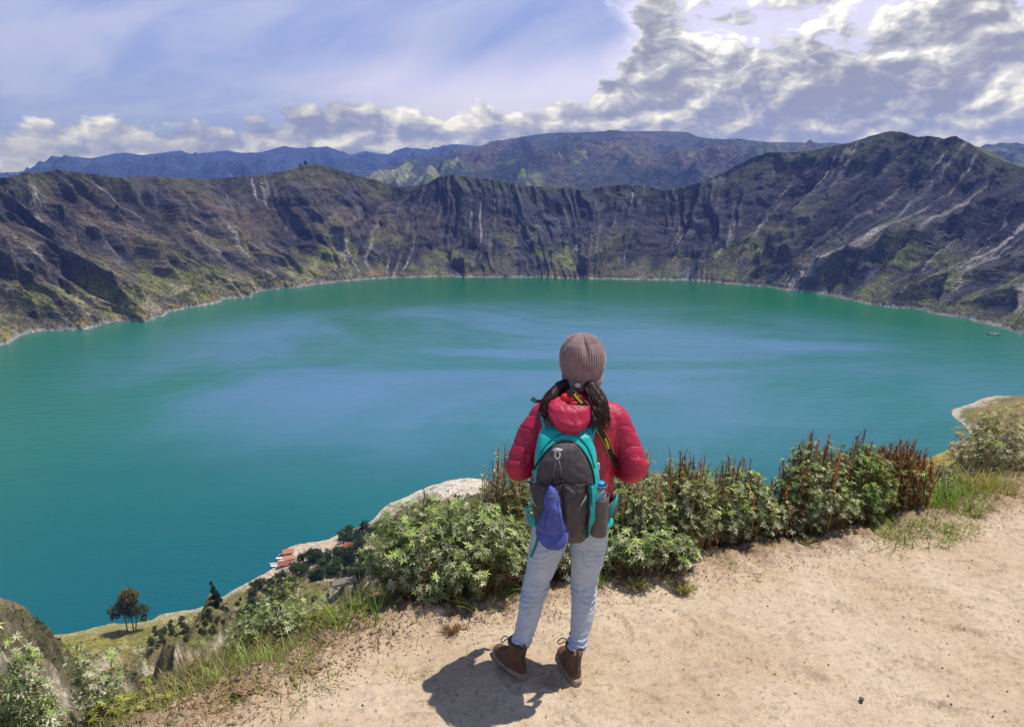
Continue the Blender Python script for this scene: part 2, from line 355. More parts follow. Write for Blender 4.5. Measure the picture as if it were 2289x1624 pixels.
    # outer side of the rim falls away
    ex = 26; Xo = X[-1][None] + Nn[:, 0][None] * (np.linspace(12, 1500, ex) ** 1.0)[:, None]; Yo = Y[-1][None] + Nn[:, 1][None] * np.linspace(12, 1500, ex)[:, None]
    dd = np.linspace(12, 1500, ex)[:, None]; Zo = Z[-1][None] - dd * 0.20 + 10 * fbm(Xo / 120, Yo / 120, 3, 3) * sstep(0, 200, dd) - 1.5
    col2 = np.zeros(Xo.shape + (3,)) + np.array((0.09, 0.10, 0.05))
    X, Y, Z, col = np.r_[X, Xo], np.r_[Y, Yo], np.r_[Z, Zo], np.r_[col, col2]
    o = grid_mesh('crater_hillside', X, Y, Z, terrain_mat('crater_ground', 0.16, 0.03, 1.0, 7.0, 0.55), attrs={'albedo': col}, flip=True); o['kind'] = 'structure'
    return X[214], Y[214], Z[214]
RIMLINE = crater_wall()
# ------------------------------------------------------------------ lake
def lake():
    n = 160
    x = np.linspace(-1700, 1900, n); y = np.linspace(250, 3250, n); X, Y = np.meshgrid(x, y)
    m, g, b = new_mat('lake_water')
    pos = g.n('ShaderNodeNewGeometry').outputs['Position']
    PX, PY, PZ = g.xyz(pos)
    # mineral colour of the water: green along the far shore, teal in the middle, deeper blue near the beach
    w = g.m('ADD', PY, g.m('MULTIPLY', g.m('SUBTRACT', g.noise(g.scale3(pos, (0.0012, 0.0022, 0)), 1.0, 4, 0.5), 0.5), 900))
    c = g.ramp(g.m('DIVIDE', w, 3000), [(0.17, (0.0, 0.082, 0.125)), (0.26, (0.002, 0.105, 0.118)), (0.38, (0.020, 0.155, 0.160)), (0.58, (0.028, 0.155, 0.145)), (0.74, (0.010, 0.118, 0.055)), (0.95, (0.001, 0.09, 0.022))])
    lx = g.mapr(PX, -150, -1000); c = g.mix(g.m('MULTIPLY', lx, 0.8), c, (0.012, 0.135, 0.085))
    rx = g.m('MULTIPLY', g.mapr(PX, 300, 1100), g.mapr(PY, 1300, 2000)); c = g.mix(g.m('MULTIPLY', rx, 0.6), c, (0.0, 0.115, 0.035))
    # broad patches: breeze roughness, and pale sky reflection painted into the base colour
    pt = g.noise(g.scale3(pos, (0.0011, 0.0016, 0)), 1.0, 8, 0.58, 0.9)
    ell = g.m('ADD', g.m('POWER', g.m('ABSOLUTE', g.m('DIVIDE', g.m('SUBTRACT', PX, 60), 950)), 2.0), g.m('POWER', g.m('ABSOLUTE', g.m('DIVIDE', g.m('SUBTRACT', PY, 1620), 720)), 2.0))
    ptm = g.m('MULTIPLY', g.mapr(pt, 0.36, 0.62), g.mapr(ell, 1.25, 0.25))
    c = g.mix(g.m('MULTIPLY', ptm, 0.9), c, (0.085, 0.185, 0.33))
    swl = g.noise(g.scale3(pos, (0.003, 0.006, 0)), 1.0, 6, 0.6, 1.2); c = g.mix(g.m('MULTIPLY', g.m('MULTIPLY', g.mapr(swl, 0.5, 0.72), g.mapr(ell, 1.2, 0.5)), 0.16), c, (0.15, 0.25, 0.36))  # fine pale streaks of sky reflection, also painted into the base colour
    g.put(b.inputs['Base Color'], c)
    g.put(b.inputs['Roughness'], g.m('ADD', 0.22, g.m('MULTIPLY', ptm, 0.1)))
    b.inputs['IOR'].default_value = 1.33
    h = g.m('ADD', g.noise(g.scale3(pos, (0.07, 0.16, 0)), 1.0, 5, 0.65), g.m('MULTIPLY', g.noise(g.scale3(pos, (0.012, 0.03, 0)), 1.0, 3, 0.6), 2.0))
    bump(g, b, h, 0.5, 2.6)
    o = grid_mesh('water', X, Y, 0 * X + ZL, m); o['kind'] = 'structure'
lake()

# ------------------------------------------------------------------ air
def haze():
    x0, x1, y0, y1, z0, z1 = -26000, 26000, -60, 31000, -424, 1400
    me = bpy.data.meshes.new('haze'); bm = bmesh.new(); bmesh.ops.create_cube(bm, size=1)
    for v in bm.verts: v.co = Vector(((x0 + x1) / 2 + v.co.x * (x1 - x0), (y0 + y1) / 2 + v.co.y * (y1 - y0), (z0 + z1) / 2 + v.co.z * (z1 - z0)))
    bm.to_mesh(me); bm.free()
    m = bpy.data.materials.new('haze_air'); m.use_nodes = True; t = m.node_tree; t.nodes.clear()
    v = t.nodes.new('ShaderNodeVolumePrincipled'); v.inputs['Color'].default_value = (0.20, 0.33, 1.0, 1); v.inputs['Density'].default_value = 0.000048
    v.inputs['Absorption Color'].default_value = (0.45, 0.45, 0.45, 1); v.inputs['Anisotropy'].default_value = 0.2
    out = t.nodes.new('ShaderNodeOutputMaterial'); t.links.new(v.outputs[0], out.inputs['Volume'])
    me.materials.append(m); o = bpy.data.objects.new('haze', me); COL.objects.link(o); o['kind'] = 'stuff'
haze()
# ------------------------------------------------------------------ near slopes down to the lake
EDGE = [(240, 1760), (380, 1640), (480, 1590), (580, 1540), (680, 1492), (770, 1445), (860, 1397), (1000, 1375), (1150, 1360), (1250, 1330), (1400, 1300), (1600, 1262), (1800, 1228), (2000, 1196), (2120, 1172), (2240, 1125), (2300, 1095), (2500, 1030)]
EDGE_XY = np.array([[float(v) for v in atZ(a, b, 0.0)[:2]] for a, b in EDGE])
EDGE_XY = np.r_[[[-6.0, 0.2]], [[-3.0, 1.9]], EDGE_XY, [[9.0, 8.2]], [[16.0, 10.0]]]
def edge_dist(X, Y):
    """signed distance to the path's lake-side edge, + beyond it"""
    best = np.full(X.shape, 1e9); sgn = np.ones(X.shape)
    for (ax, ay), (bx, by) in zip(EDGE_XY[:-1], EDGE_XY[1:]):
        dx, dy = bx - ax, by - ay; L = dx * dx + dy * dy
        t = np.clip(((X - ax) * dx + (Y - ay) * dy) / L, 0, 1)
        d = np.hypot(X - ax - t * dx, Y - ay - t * dy); s = np.sign(dx * (Y - ay) - dy * (X - ax))
        u = d < best; best = np.where(u, d, best); sgn = np.where(u, s, sgn)
    return best * sgn

def tps(pts, vals, lam=0.0):
    n = len(pts); d = np.hypot(*(pts[:, None] - pts[None]).transpose(2, 0, 1)); K = np.where(d > 0, d * d * np.log(d + 1e-9), 0) + lam * np.eye(n)
    Pm = np.c_[np.ones(n), pts]; A = np.zeros((n + 3, n + 3)); A[:n, :n] = K; A[:n, n:] = Pm; A[n:, :n] = Pm.T
    w = np.linalg.solve(A, np.r_[vals, 0, 0, 0])
    def f(X, Y):
        out = w[n] + w[n + 1] * X + w[n + 2] * Y
        for (px_, py_), wi in zip(pts, w[:n]):
            r2 = (X - px_) ** 2 + (Y - py_) ** 2 + 1e-9; out = out + wi * 0.5 * r2 * np.log(r2)
        return out
    return f
NEAR_SHORE = [(-300, 1500), (100, 1421), (170, 1412), (250, 1388), (300, 1396), (345, 1385), (360, 1365), (470, 1352), (520, 1318), (570, 1292), (612, 1270), (625, 1240), (665, 1214), (740, 1205), (765, 1186), (830, 1166), (862, 1128), (905, 1112), (945, 1092), (985, 1078), (1040, 1068), (1085, 1072), (1130, 1090), (1200, 1120), (1350, 1150), (1600, 1150), (1800, 1120), (1950, 1065), (2040, 1026), (2120, 1004), (2172, 975), (2160, 950), (2128, 916), (2160, 905), (2205, 887), (2290, 880), (2600, 850)]
# (px, py, height above the lake): terrain seen along the lower slopes
NEAR_PTS = [(190, 1445, 8), (300, 1418, 9), (400, 1385, 6), (400, 1420, 12), (500, 1345, 7), (560, 1330, 10), (600, 1300, 8), (660, 1250, 6), (720, 1232, 9), (640, 1340, 24), (700, 1300, 20), (790, 1225, 16), (780, 1300, 26), (840, 1260, 34), (700, 1400, 42), (800, 1380, 50),
            (250, 1480, 22), (380, 1460, 26), (300, 1530, 48), (420, 1550, 70), (220, 1570, 70), (330, 1620, 120), (200, 1640, 132), (520, 1520, 78), (600, 1480, 66),
            (870, 1160, 14), (930, 1130, 22), (1000, 1100, 30), (1060, 1090, 34), (1000, 1150, 62), (1080, 1150, 70), (900, 1230, 60), (1000, 1250, 110), (1100, 1200, 105),
            (2180, 935, 12), (2230, 905, 10), (2288, 900, 16), (2288, 950, 42), (2230, 960, 34), (2100, 1030, 8), (2030, 1030, 5), (2150, 1022, 32), (2210, 1000, 52), (2288, 990, 78), (2250, 1040, 100), (2330, 1060, 130), (2090, 1050, 20), (1950, 1085, 8), (1950, 1130, 50), (1500, 1200, 40), (1750, 1180, 50), (2150, 1080, 90), (2500, 900, 60)]
# (px, py, distance Y): nearer spurs measured by their outline against the lake
NEAR_SPUR = [(-60, 1290, 300), (0, 1338, 318), (40, 1375, 335), (75, 1405, 352), (110, 1437, 372), (150, 1470, 398), (-200, 1200, 260), (0, 1450, 270), (60, 1520, 270), (100, 1600, 262),
             (478, 1396, 330), (462, 1425, 322), (500, 1420, 326), (440, 1460, 300), (505, 1455, 305), (420, 1500, 285)]
def near_terrain():
    P, V = [], []
    sh = []
    for a, b in NEAR_SHORE:
        x, y, z = atZ(a, b, ZL); sh.append((float(x), float(y)))
    sh = np.array([(-620, 420), ] + sh[1:]); 
    for x, y in sh: P.append((x, y)); V.append(ZL)
    T = np.gradient(sh, axis=0); T /= np.linalg.norm(T, axis=1)[:, None]
    for (x, y), (tx, ty) in zip(sh, T): P.append((x - ty * 45, y + tx * 45)); V.append(ZL - 11)
    for (x, y), (tx, ty) in zip(sh[::4], T[::4]): P.append((x - ty * 300, y + tx * 300)); V.append(ZL - 60)
    for a, b, h in NEAR_PTS:
        x, y, z = atZ(a, b, ZL + h); P.append((float(x), float(y))); V.append(float(z))
    for a, b, Y in NEAR_SPUR:
        x, y, z = atY(a, b, Y); P.append((float(x), float(y))); V.append(float(z))
    # hidden ground between the path and the visible slopes
    for az in (-44, -30, -20, -10, 0, 12, 24, 36):
        for r, z in ((10, -9), (35, -38), (90, -92), (170, -160)) + (((230, -215),) if az < -25 else ((260, -235), (420, -290 if az > 0 else -320))):
            P.append((r * math.sin(R(az)), r * math.cos(R(az)))); V.append(z)
    f = tps(np.array(P) / 100.0, np.array(V), 0.02)
    az = np.radians(np.linspace(-60, 62, 880)); r = np.geomspace(9, 1550, 640); AZ, RR = np.meshgrid(az, r)
    X, Y = RR * np.sin(AZ), RR * np.cos(AZ)
    Z = f(X / 100, Y / 100)
    capz = -0.47 * RR - 4; wl = sstep(math.radians(-26), math.radians(-34), AZ); Z = np.where(Z > capz, Z * (1 - wl) + capz * wl, Z)
    h = Z - ZL; up = sstep(2, 40, h)
    rd = ridged(X / 85 + .3 * fbm(X / 60, Y / 60, 2, 8), Y / 120, 5, 201, 0.55)
    Z = Z + up * ((rd - .9) * 15 + fbm(X / 22, Y / 22, 5, 211, .55) * 3.4) * sstep(60, 260, RR) + sstep(-3, 4, h) * fbm(X / 14, Y / 14, 4, 215) * 1.1 * sstep(60, 260, RR)
    # sharp cone hill left of the bushes
    hx, hy, hz = (float(v) for v in atY(480, 1392, 330)); dd = np.hypot((X - hx) / 26, (Y - hy) / 60)
    Z = Z + np.clip(1 - dd, 0, 1) ** 1.2 * 22
    h = Z - ZL
    gx = np.gradient(Z, axis=1) / np.maximum(RR * (az[1] - az[0]), 1e-3); gy = np.gradient(Z, axis=0) / np.gradient(RR, axis=0)
    slope = np.hypot(gx, gy)
    n = fbm(X / 60, Y / 60, 5, 221); n2 = fbm(X / 13, Y / 13, 4, 231); n3 = fbm(X / 4.2, Y / 4.2, 3, 241)
    col = np.zeros(X.shape + (3,)) + np.array((0.20, 0.165, 0.075))
    col = mixc(col, (0.16, 0.18, 0.055), sstep(-0.1, 0.4, n + .4 * n2) * 0.85)
    col = mixc(col, (0.16, 0.125, 0.085), sstep(0.55, 1.0, slope) * 0.8)
    col = mixc(col, (0.42, 0.36, 0.27), sstep(0.12, 0.4, fbm(X / 30, Y / 30, 4, 251) + .35 * n2) * 0.85)
    trail = sstep(1.6, .6, np.abs(fbm(X / 140, Y / 140, 2, 271) * 60 + 3 * n2)) ; col = mixc(col, (0.5, 0.43, 0.32), trail * .8)
    col = mixc(col, (0.05, 0.06, 0.024), sstep(0.08, 0.35, n3 + .4 * n) * sstep(2, 8, h) * 0.7)
    col = mixc(col, (0.46, 0.40, 0.31), sstep(4.5, 1.2, h + 2.0 * n2) * 0.9)
    # pale cliffs of the headland
    px, py = proj(X, Y, Z); head = sstep(60, 20, np.abs(py - (1068 + (px - 1040) ** 2 * 0.0022 - 0) - 12)) * 0
    cx_, cy_, _ = (float(v) for v in atZ(1040, 1075, ZL + 20)); hd = np.hypot(X - cx_, (Y - cy_))
    col = mixc(col, (0.56, 0.51, 0.43), sstep(115, 45, hd + 70 * n2 + 25 * n3) * sstep(34, 14, h + 12 * n) * 0.95)
    col = mixc(col, (0.13, 0.135, 0.055), sstep(22, 40, h + 6 * n2) * sstep(260, 140, hd) * 0.8)
    # beach at the landing
    bx, by, _ = (float(v) for v in atZ(675, 1240, ZL + 4)); bd = np.hypot((X - bx) / 1.25, Y - by)
    col = mixc(col, (0.50, 0.41, 0.31), sstep(62, 48, bd + 8 * n2) * sstep(14, 9, h) * 0.95)
    # golden grass on the shelf under the big tree and by the right-hand bay
    gx_, gy_, _ = (float(v) for v in atZ(235, 1410, ZL + 5)); col = mixc(col, (0.24, 0.215, 0.06), sstep(70, 25, np.hypot((X - gx_) / 1.3, Y - gy_) + 26 * n2 + 14 * n3) * 0.75)
    gx_, gy_, _ = (float(v) for v in atZ(2090, 1022, ZL + 6)); col = mixc(col, (0.30, 0.24, 0.045), sstep(90, 40, np.hypot((X - gx_), Y - gy_) + 10 * n2) * 0.9)
    gx_, gy_, _ = (float(v) for v in atZ(2250, 930, ZL + 20)); col = mixc(col, (0.24, 0.17, 0.075), sstep(240, 120, np.hypot((X - gx_), Y - gy_) + 20 * n) * sstep(5, 12, h) * 0.85)
    col = mixc(col, (0.055, 0.045, 0.045), sstep(40, 75, h + 14 * n) * sstep(250, 330, X) * 0.85)
    m = terrain_mat('slope_ground', 0.55, 0.1, 0.9, 1.2, 0.45)
    o = grid_mesh('hillside', X, Y, Z, m, keep=Z > ZL - 9, attrs={'albedo': col}, flip=True); o['kind'] = 'structure'
    return X, Y, Z, az, r
NT_X, NT_Y, NT_Z, NT_az, NT_r = near_terrain()
def ground_far(x, y):
    a = math.atan2(x, y); r = math.hypot(x, y)
    i = (a - NT_az[0]) / (NT_az[1] - NT_az[0]); j = np.interp(r, NT_r, np.arange(len(NT_r)))
    i = min(max(i, 0), len(NT_az) - 2.001); j = min(max(j, 0), len(NT_r) - 2.001); i0, j0 = int(i), int(j); u, v = i - i0, j - j0
    z = NT_Z
    return float((z[j0, i0] * (1 - u) + z[j0, i0 + 1] * u) * (1 - v) + (z[j0 + 1, i0] * (1 - u) + z[j0 + 1, i0 + 1] * u) * v)
def hit_far(px, py):
    """first point where the sight line through a picture point meets the near slopes"""
    x_, y_, z_ = (float(v) for v in ray(px, py))
    Y = 120.0
    while Y < 1400:
        k = Y / y_; x, z = x_ * k, CAMZ + z_ * k
        if z < ZL: k = (ZL - CAMZ) / z_; return x_ * k, y_ * k, ZL
        if z < ground_far(x, Y): return x, Y, ground_far(x, Y)
        Y += 1.0
    return x, Y, z

# ------------------------------------------------------------------ dirt path and its crumbling lake-side bank
FG = {}
def fg_height(X, Y, e=None):
    if e is None: e = edge_dist(X, Y)
    en = e + 0.07 * fbm(X / 0.5, Y / 0.5, 4, 301)
    z = 0.018 * fbm(X / 1.3, Y / 1.3, 4, 311) + 0.008 * fbm(X / 0.22, Y / 0.22, 3, 321) + 0.005 * fbm(X / 0.07, Y / 0.05, 3, 325)
    z = z * sstep(-8, 0.5, 0.0 * X + 1)
    lip = sstep(-0.25, 0.02, en) * sstep(0.45, 0.1, en)
    z = z + lip * (0.03 + 0.05 * fbm(X / 0.3, Y / 0.3, 4, 331) + 0.03 * np.abs(fbm(X / 0.06, Y / 0.06, 3, 341)))
    b = np.clip(en - 0.12, 0, None)
    z = z - (0.35 * b + 0.55 * np.clip(b - 0.5, 0, None) + 0.1 * b * sstep(0, 6, b)) * 1.0
    z = z + 0.05 * fbm(X / 0.25, Y / 0.25, 4, 351) * sstep(0.2, 0.6, en) + .3 * fbm(X / 2, Y / 2, 3, 355) * sstep(1, 3, en)
    return z
def foreground():
    def ax(lo, hi, f0, f1, fine, coarse):
        a = [np.arange(lo, f0, coarse), np.arange(f0, f1, fine), np.arange(f1, hi, coarse)]; return np.concatenate(a)
    x = ax(-14, 22, -2.4, 4.6, 0.012, 0.15); y = ax(-6, 20, 2.7, 6.2, 0.012, 0.15)
    X, Y = np.meshgrid(x, y); e = edge_dist(X, Y); Z = fg_height(X, Y, e)
    # footprints, scuffs and tread marks pressed into the dust
    rng = np.random.default_rng(5)
    for k in range(70):
        fx, fy = rng.uniform(-1.2, 4.4), rng.uniform(2.75, 5.0)
        if edge_dist(np.array([fx]), np.array([fy]))[0] > -0.25: continue
        th = rng.uniform(-.6, .6) + (math.pi / 2 + 0.9); L, Wd = 0.13, 0.045
        u = (X - fx) * math.cos(th) + (Y - fy) * math.sin(th); v = -(X - fx) * math.sin(th) + (Y - fy) * math.cos(th)
        sole = sstep(1.12, 0.9, np.sqrt((u / L) ** 2 + (v / (Wd * (1 + .25 * u / L))) ** 2)); tread = 0.5 + 0.5 * np.sin(u * 260 + rng.uniform(0, 6))
        Z = Z - sole * (0.008 + 0.009 * tread) * rng.uniform(0.4, 1.0)
    for k in range(4):     # bicycle-like tread lines
        x0, y0, th = rng.uniform(0.6, 3.5), rng.uniform(2.8, 4.2), R(rng.uniform(-34, -18)); u = (X - x0) * math.cos(th) + (Y - y0) * math.sin(th); v = -(X - x0) * math.sin(th) + (Y - y0) * math.cos(th) + 0.05 * np.sin(u * 2)
        Z = Z - sstep(0.05, 0.03, np.abs(v)) * sstep(1.6, 1.2, np.abs(u)) * (0.004 + 0.008 * (np.sin(u * 190 + np.sign(v) * 1.2) > 0.1))
    n = fbm(X / 0.7, Y / 0.7, 5, 401); n2 = fbm(X / 0.12, Y / 0.12, 4, 411); n3 = fbm(X / 0.03, Y / 0.03, 2, 421)
    col = np.zeros(X.shape + (3,)) + np.array((0.50, 0.385, 0.265))
    col = mixc(col, (0.55, 0.44, 0.32), sstep(-0.2, 0.5, n) * 0.8); col = mixc(col, (0.44, 0.33, 0.22), sstep(0.15, 0.5, -n + .3 * n2) * 0.5)
    col = mixc(col, (0.24, 0.175, 0.115), sstep(0.42, 0.62, n3 + .3 * n2) * 0.5)
    col = mixc(col, (0.33, 0.245, 0.165), sstep(0.25, 0.55, fbm((X + Y * .6) / 0.16, (Y - X * .3) / 0.035, 4, 431)) * 0.25)
    col = mixc(col, (0.30, 0.21, 0.13), sstep(-0.16, 0.03, e + .1 * n2) * 0.75)
    col = mixc(col, (0.17, 0.12, 0.07), sstep(0.0, 0.35, e + .12 * n2) * 0.85)
    col = mixc(col, (0.10, 0.10, 0.045), sstep(0.7, 2.0, e + .5 * n) * 0.8)
    m, g, b = new_mat('path_dirt')
    pos = g.n('ShaderNodeNewGeometry').outputs['Position']; c = g.attr('albedo')[0]
    a1 = g.noise(pos, 70, 5, 0.7); a2 = g.noise(pos, 14, 6, 0.65); a3 = g.noise(g.scale3(pos, (1, 1, 1)), 260, 2, 0.6)
    k = g.m('MULTIPLY', g.mapr(a1, 0.25, 0.75, 0.84, 1.14), g.mapr(a2, 0.3, 0.7, 0.93, 1.06))
    cc = g.mix(1.0, c, g.comb(k, k, k), 'MULTIPLY'); cc = g.mix(g.m('MULTIPLY', g.mapr(a3, 0.66, 0.74), 0.6), cc, (0.12, 0.09, 0.07))
    g.put(b.inputs['Base Color'], cc); b.inputs['Roughness'].default_value = 0.95; b.inputs['Specular IOR Level'].default_value = 0.15
    bump(g, b, g.m('ADD', g.m('MULTIPLY', a2, 1.0), g.m('MULTIPLY', a1, 0.35)), 0.7, 0.028)
    o = grid_mesh('path', X, Y, Z, m, keep=e < 9.5, attrs={'albedo': col}); o['kind'] = 'structure'
foreground()
def gz(x, y): return float(fg_height(np.array([x], float), np.array([y], float))[0])
# ------------------------------------------------------------------ plants
def tag(o, label=None, cat=None, group=None, kind=None):
    for k, v in (('label', label), ('category', cat), ('group', group), ('kind', kind)):
        if v: o[k] = v
    return o
def empty(name, loc=(0, 0, 0)):
    o = bpy.data.objects.new(name, None); COL.objects.link(o); o.location = loc; o.empty_display_size = 0.1; return o

def leaf_mat(name, rough=0.55, transl=0.28, spec=0.35):
    m = bpy.data.materials.new(name); m.use_nodes = True; t = m.node_tree; t.nodes.clear(); g = NT(t)
    c = g.attr('tint')[0]; pos = g.n('ShaderNodeTexCoord').outputs['Object']
    n = g.noise(pos, 45, 3, 0.6); k = g.mapr(n, 0.3, 0.7, 0.75, 1.25); cc = g.mix(1.0, c, g.comb(k, k, k), 'MULTIPLY')
    p = g.n('ShaderNodeBsdfPrincipled'); g.put(p.inputs['Base Color'], cc); p.inputs['Roughness'].default_value = rough; p.inputs['Specular IOR Level'].default_value = spec
    tr = g.n('ShaderNodeBsdfTranslucent'); g.put(tr.inputs[0], g.mix(1.0, cc, (1.1, 1.12, 0.55), 'MULTIPLY'))
    mx = g.n('ShaderNodeMixShader'); mx.inputs[0].default_value = transl; t.links.new(p.outputs[0], mx.inputs[1]); t.links.new(tr.outputs[0], mx.inputs[2])
    o = g.n('ShaderNodeOutputMaterial'); t.links.new(mx.outputs[0], o.inputs[0]); return m
M_LEAF = leaf_mat('silvery_leaf'); M_GRASS = leaf_mat('grass_blade', 0.5, 0.35); M_STEM = leaf_mat('plant_stem', 0.8, 0.0, 0.2); M_TREE = leaf_mat('tree_leaf', 0.7, 0.15, 0.2)

def unit(v): return v / np.maximum(np.linalg.norm(v, axis=-1, keepdims=True), 1e-9)
class Acc:
    def __init__(s): s.v = []; s.f = []; s.c = []; s.n = 0
    def add(s, v, f, c):
        s.v.append(v.reshape(-1, 3)); s.f.append(f.reshape(-1, 3) + s.n); s.c.append(c.reshape(-1, 3)); s.n += len(s.v[-1])
    def leaves(s, pos, d, up, L, W, col, droop=0.25, fold=0.28):
        K = len(pos)
        if not K: return
        L = np.broadcast_to(np.asarray(L, float), (K,)); W = np.broadcast_to(np.asarray(W, float), (K,))
        d = unit(d); side = unit(np.cross(d, up)); nr = np.cross(side, d)
        a = pos; c1 = pos + d * (L * .5)[:, None] - nr * (W * fold * 0)[:, None]
        l1 = c1 + side * (W * .5)[:, None] + nr * (W * fold)[:, None]; r1 = c1 - side * (W * .5)[:, None] + nr * (W * fold)[:, None]
        tp = pos + d * L[:, None] - nr * (L * droop)[:, None]
        V = np.stack([a, l1, c1, r1, tp], 1)
        T = np.array([[0, 2, 1], [0, 3, 2], [1, 2, 4], [2, 3, 4]]); F = (np.arange(K) * 5)[:, None, None] + T[None]
        s.add(V, F, np.repeat(np.broadcast_to(col, (K, 3))[:, None], 5, 1))
    def segs(s, a, b, ra, rb, col, n=3):
        K = len(a)
        if not K: return
        ra = np.broadcast_to(np.asarray(ra, float), (K,)); rb = np.broadcast_to(np.asarray(rb, float), (K,))
        d = unit(b - a); ref = np.where(np.abs(d[:, 2:3]) > .9, np.array([[1., 0, 0]]), np.array([[0, 0, 1.]])); u = unit(np.cross(d, ref)); w = np.cross(d, u)
        ang = np.arange(n) * 2 * math.pi / n; off = u[:, None] * np.cos(ang)[None, :, None] + w[:, None] * np.sin(ang)[None, :, None]
        V = np.concatenate([a[:, None] + off * ra[:, None, None], b[:, None] + off * rb[:, None, None]], 1)
        T = []
        for i in range(n): j = (i + 1) % n; T += [[i, j, n + j], [i, n + j, n + i]]
        T = np.array(T); F = (np.arange(K) * 2 * n)[:, None, None] + T[None]
        s.add(V, F, np.repeat(np.broadcast_to(col, (K, 3))[:, None], 2 * n, 1))
    def blades(s, pos, d, L, W, bend, col, n=4):
        """grass blades: curved tapering ribbons"""
        K = len(pos); L = np.broadcast_to(L, (K,)); W = np.broadcast_to(W, (K,)); bend = np.broadcast_to(bend, (K,))
        d = unit(d); h = d * np.array([1, 1, 0]); h = unit(h + 1e-6); side = unit(np.cross(h, np.array([[0, 0, 1.]])))
        rows = []; p = pos.copy(); cur = d.copy()
        for i in range(n + 1):
            w = W * (1 - (i / n) ** 1.6) * 0.5; rows.append(np.stack([p + side * w[:, None], p - side * w[:, None]], 1))
            p = p + cur * (L / n)[:, None]; cur = unit(cur + h * (bend * 0.9 / n)[:, None] - np.array([0, 0, 1.]) * (bend * (0.35 + i / n) / n)[:, None])
        V = np.concatenate(rows, 1); T = []
        for i in range(n): a = 2 * i; T += [[a, a + 1, a + 3], [a, a + 3, a + 2]]
        F = (np.arange(K) * 2 * (n + 1))[:, None, None] + np.array(T)[None]
        s.add(V, F, np.repeat(np.broadcast_to(col, (K, 3))[:, None], 2 * (n + 1), 1))
    def obj(s, name, mat, parent=None, origin=None):
        V = np.concatenate(s.v).astype(np.float32); F = np.concatenate(s.f).astype(np.int32); C = np.concatenate(s.c)
        if origin is not None: V = V - np.array(origin, np.float32)
        me = bpy.data.meshes.new(name); me.vertices.add(len(V)); me.vertices.foreach_set('co', V.ravel()); me.loops.add(F.size); me.loops.foreach_set('vertex_index', F.ravel())
        me.polygons.add(len(F)); me.polygons.foreach_set('loop_start', np.arange(0, F.size, 3, dtype=np.int32)); me.update()
        a = me.color_attributes.new('tint', 'FLOAT_COLOR', 'POINT'); c = np.ones((len(V), 4), np.float32); c[:, :3] = C; a.data.foreach_set('color', c.ravel())
        me.materials.append(mat); o = bpy.data.objects.new(name, me); COL.objects.link(o)
        if parent is not None: o.parent = parent
        return o

PAL = {'silver': [(.35, .38, .19), (.24, .285, .115), (.12, .16, .055), (.52, .53, .34)], 'green': [(.16, .22, .05), (.12, .18, .045), (.22, .26, .08), (.30, .33, .13)],
       'olive': [(.22, .24, .08), (.30, .27, .10), (.15, .17, .05), (.36, .34, .18)], 'pale': [(.48, .44, .26), (.38, .36, .19), (.30, .27, .13), (.54, .50, .34)], 'rust': [(.22, .08, .035), (.28, .12, .045), (.15, .06, .03), (.32, .17, .07)],
       'yellow': [(.34, .32, .06), (.26, .28, .05), (.42, .36, .12)], 'grass': [(.18, .31, .035), (.25, .38, .05), (.34, .40, .07), (.12, .21, .04)], 'dry': [(.42, .32, .17), (.34, .24, .12), (.50, .40, .24)]}
def pick(rng, pal, K):
    p = np.array(PAL[pal]); c = p[rng.integers(0, len(p), K)]; return c * rng.uniform(.75, 1.25, (K, 1))

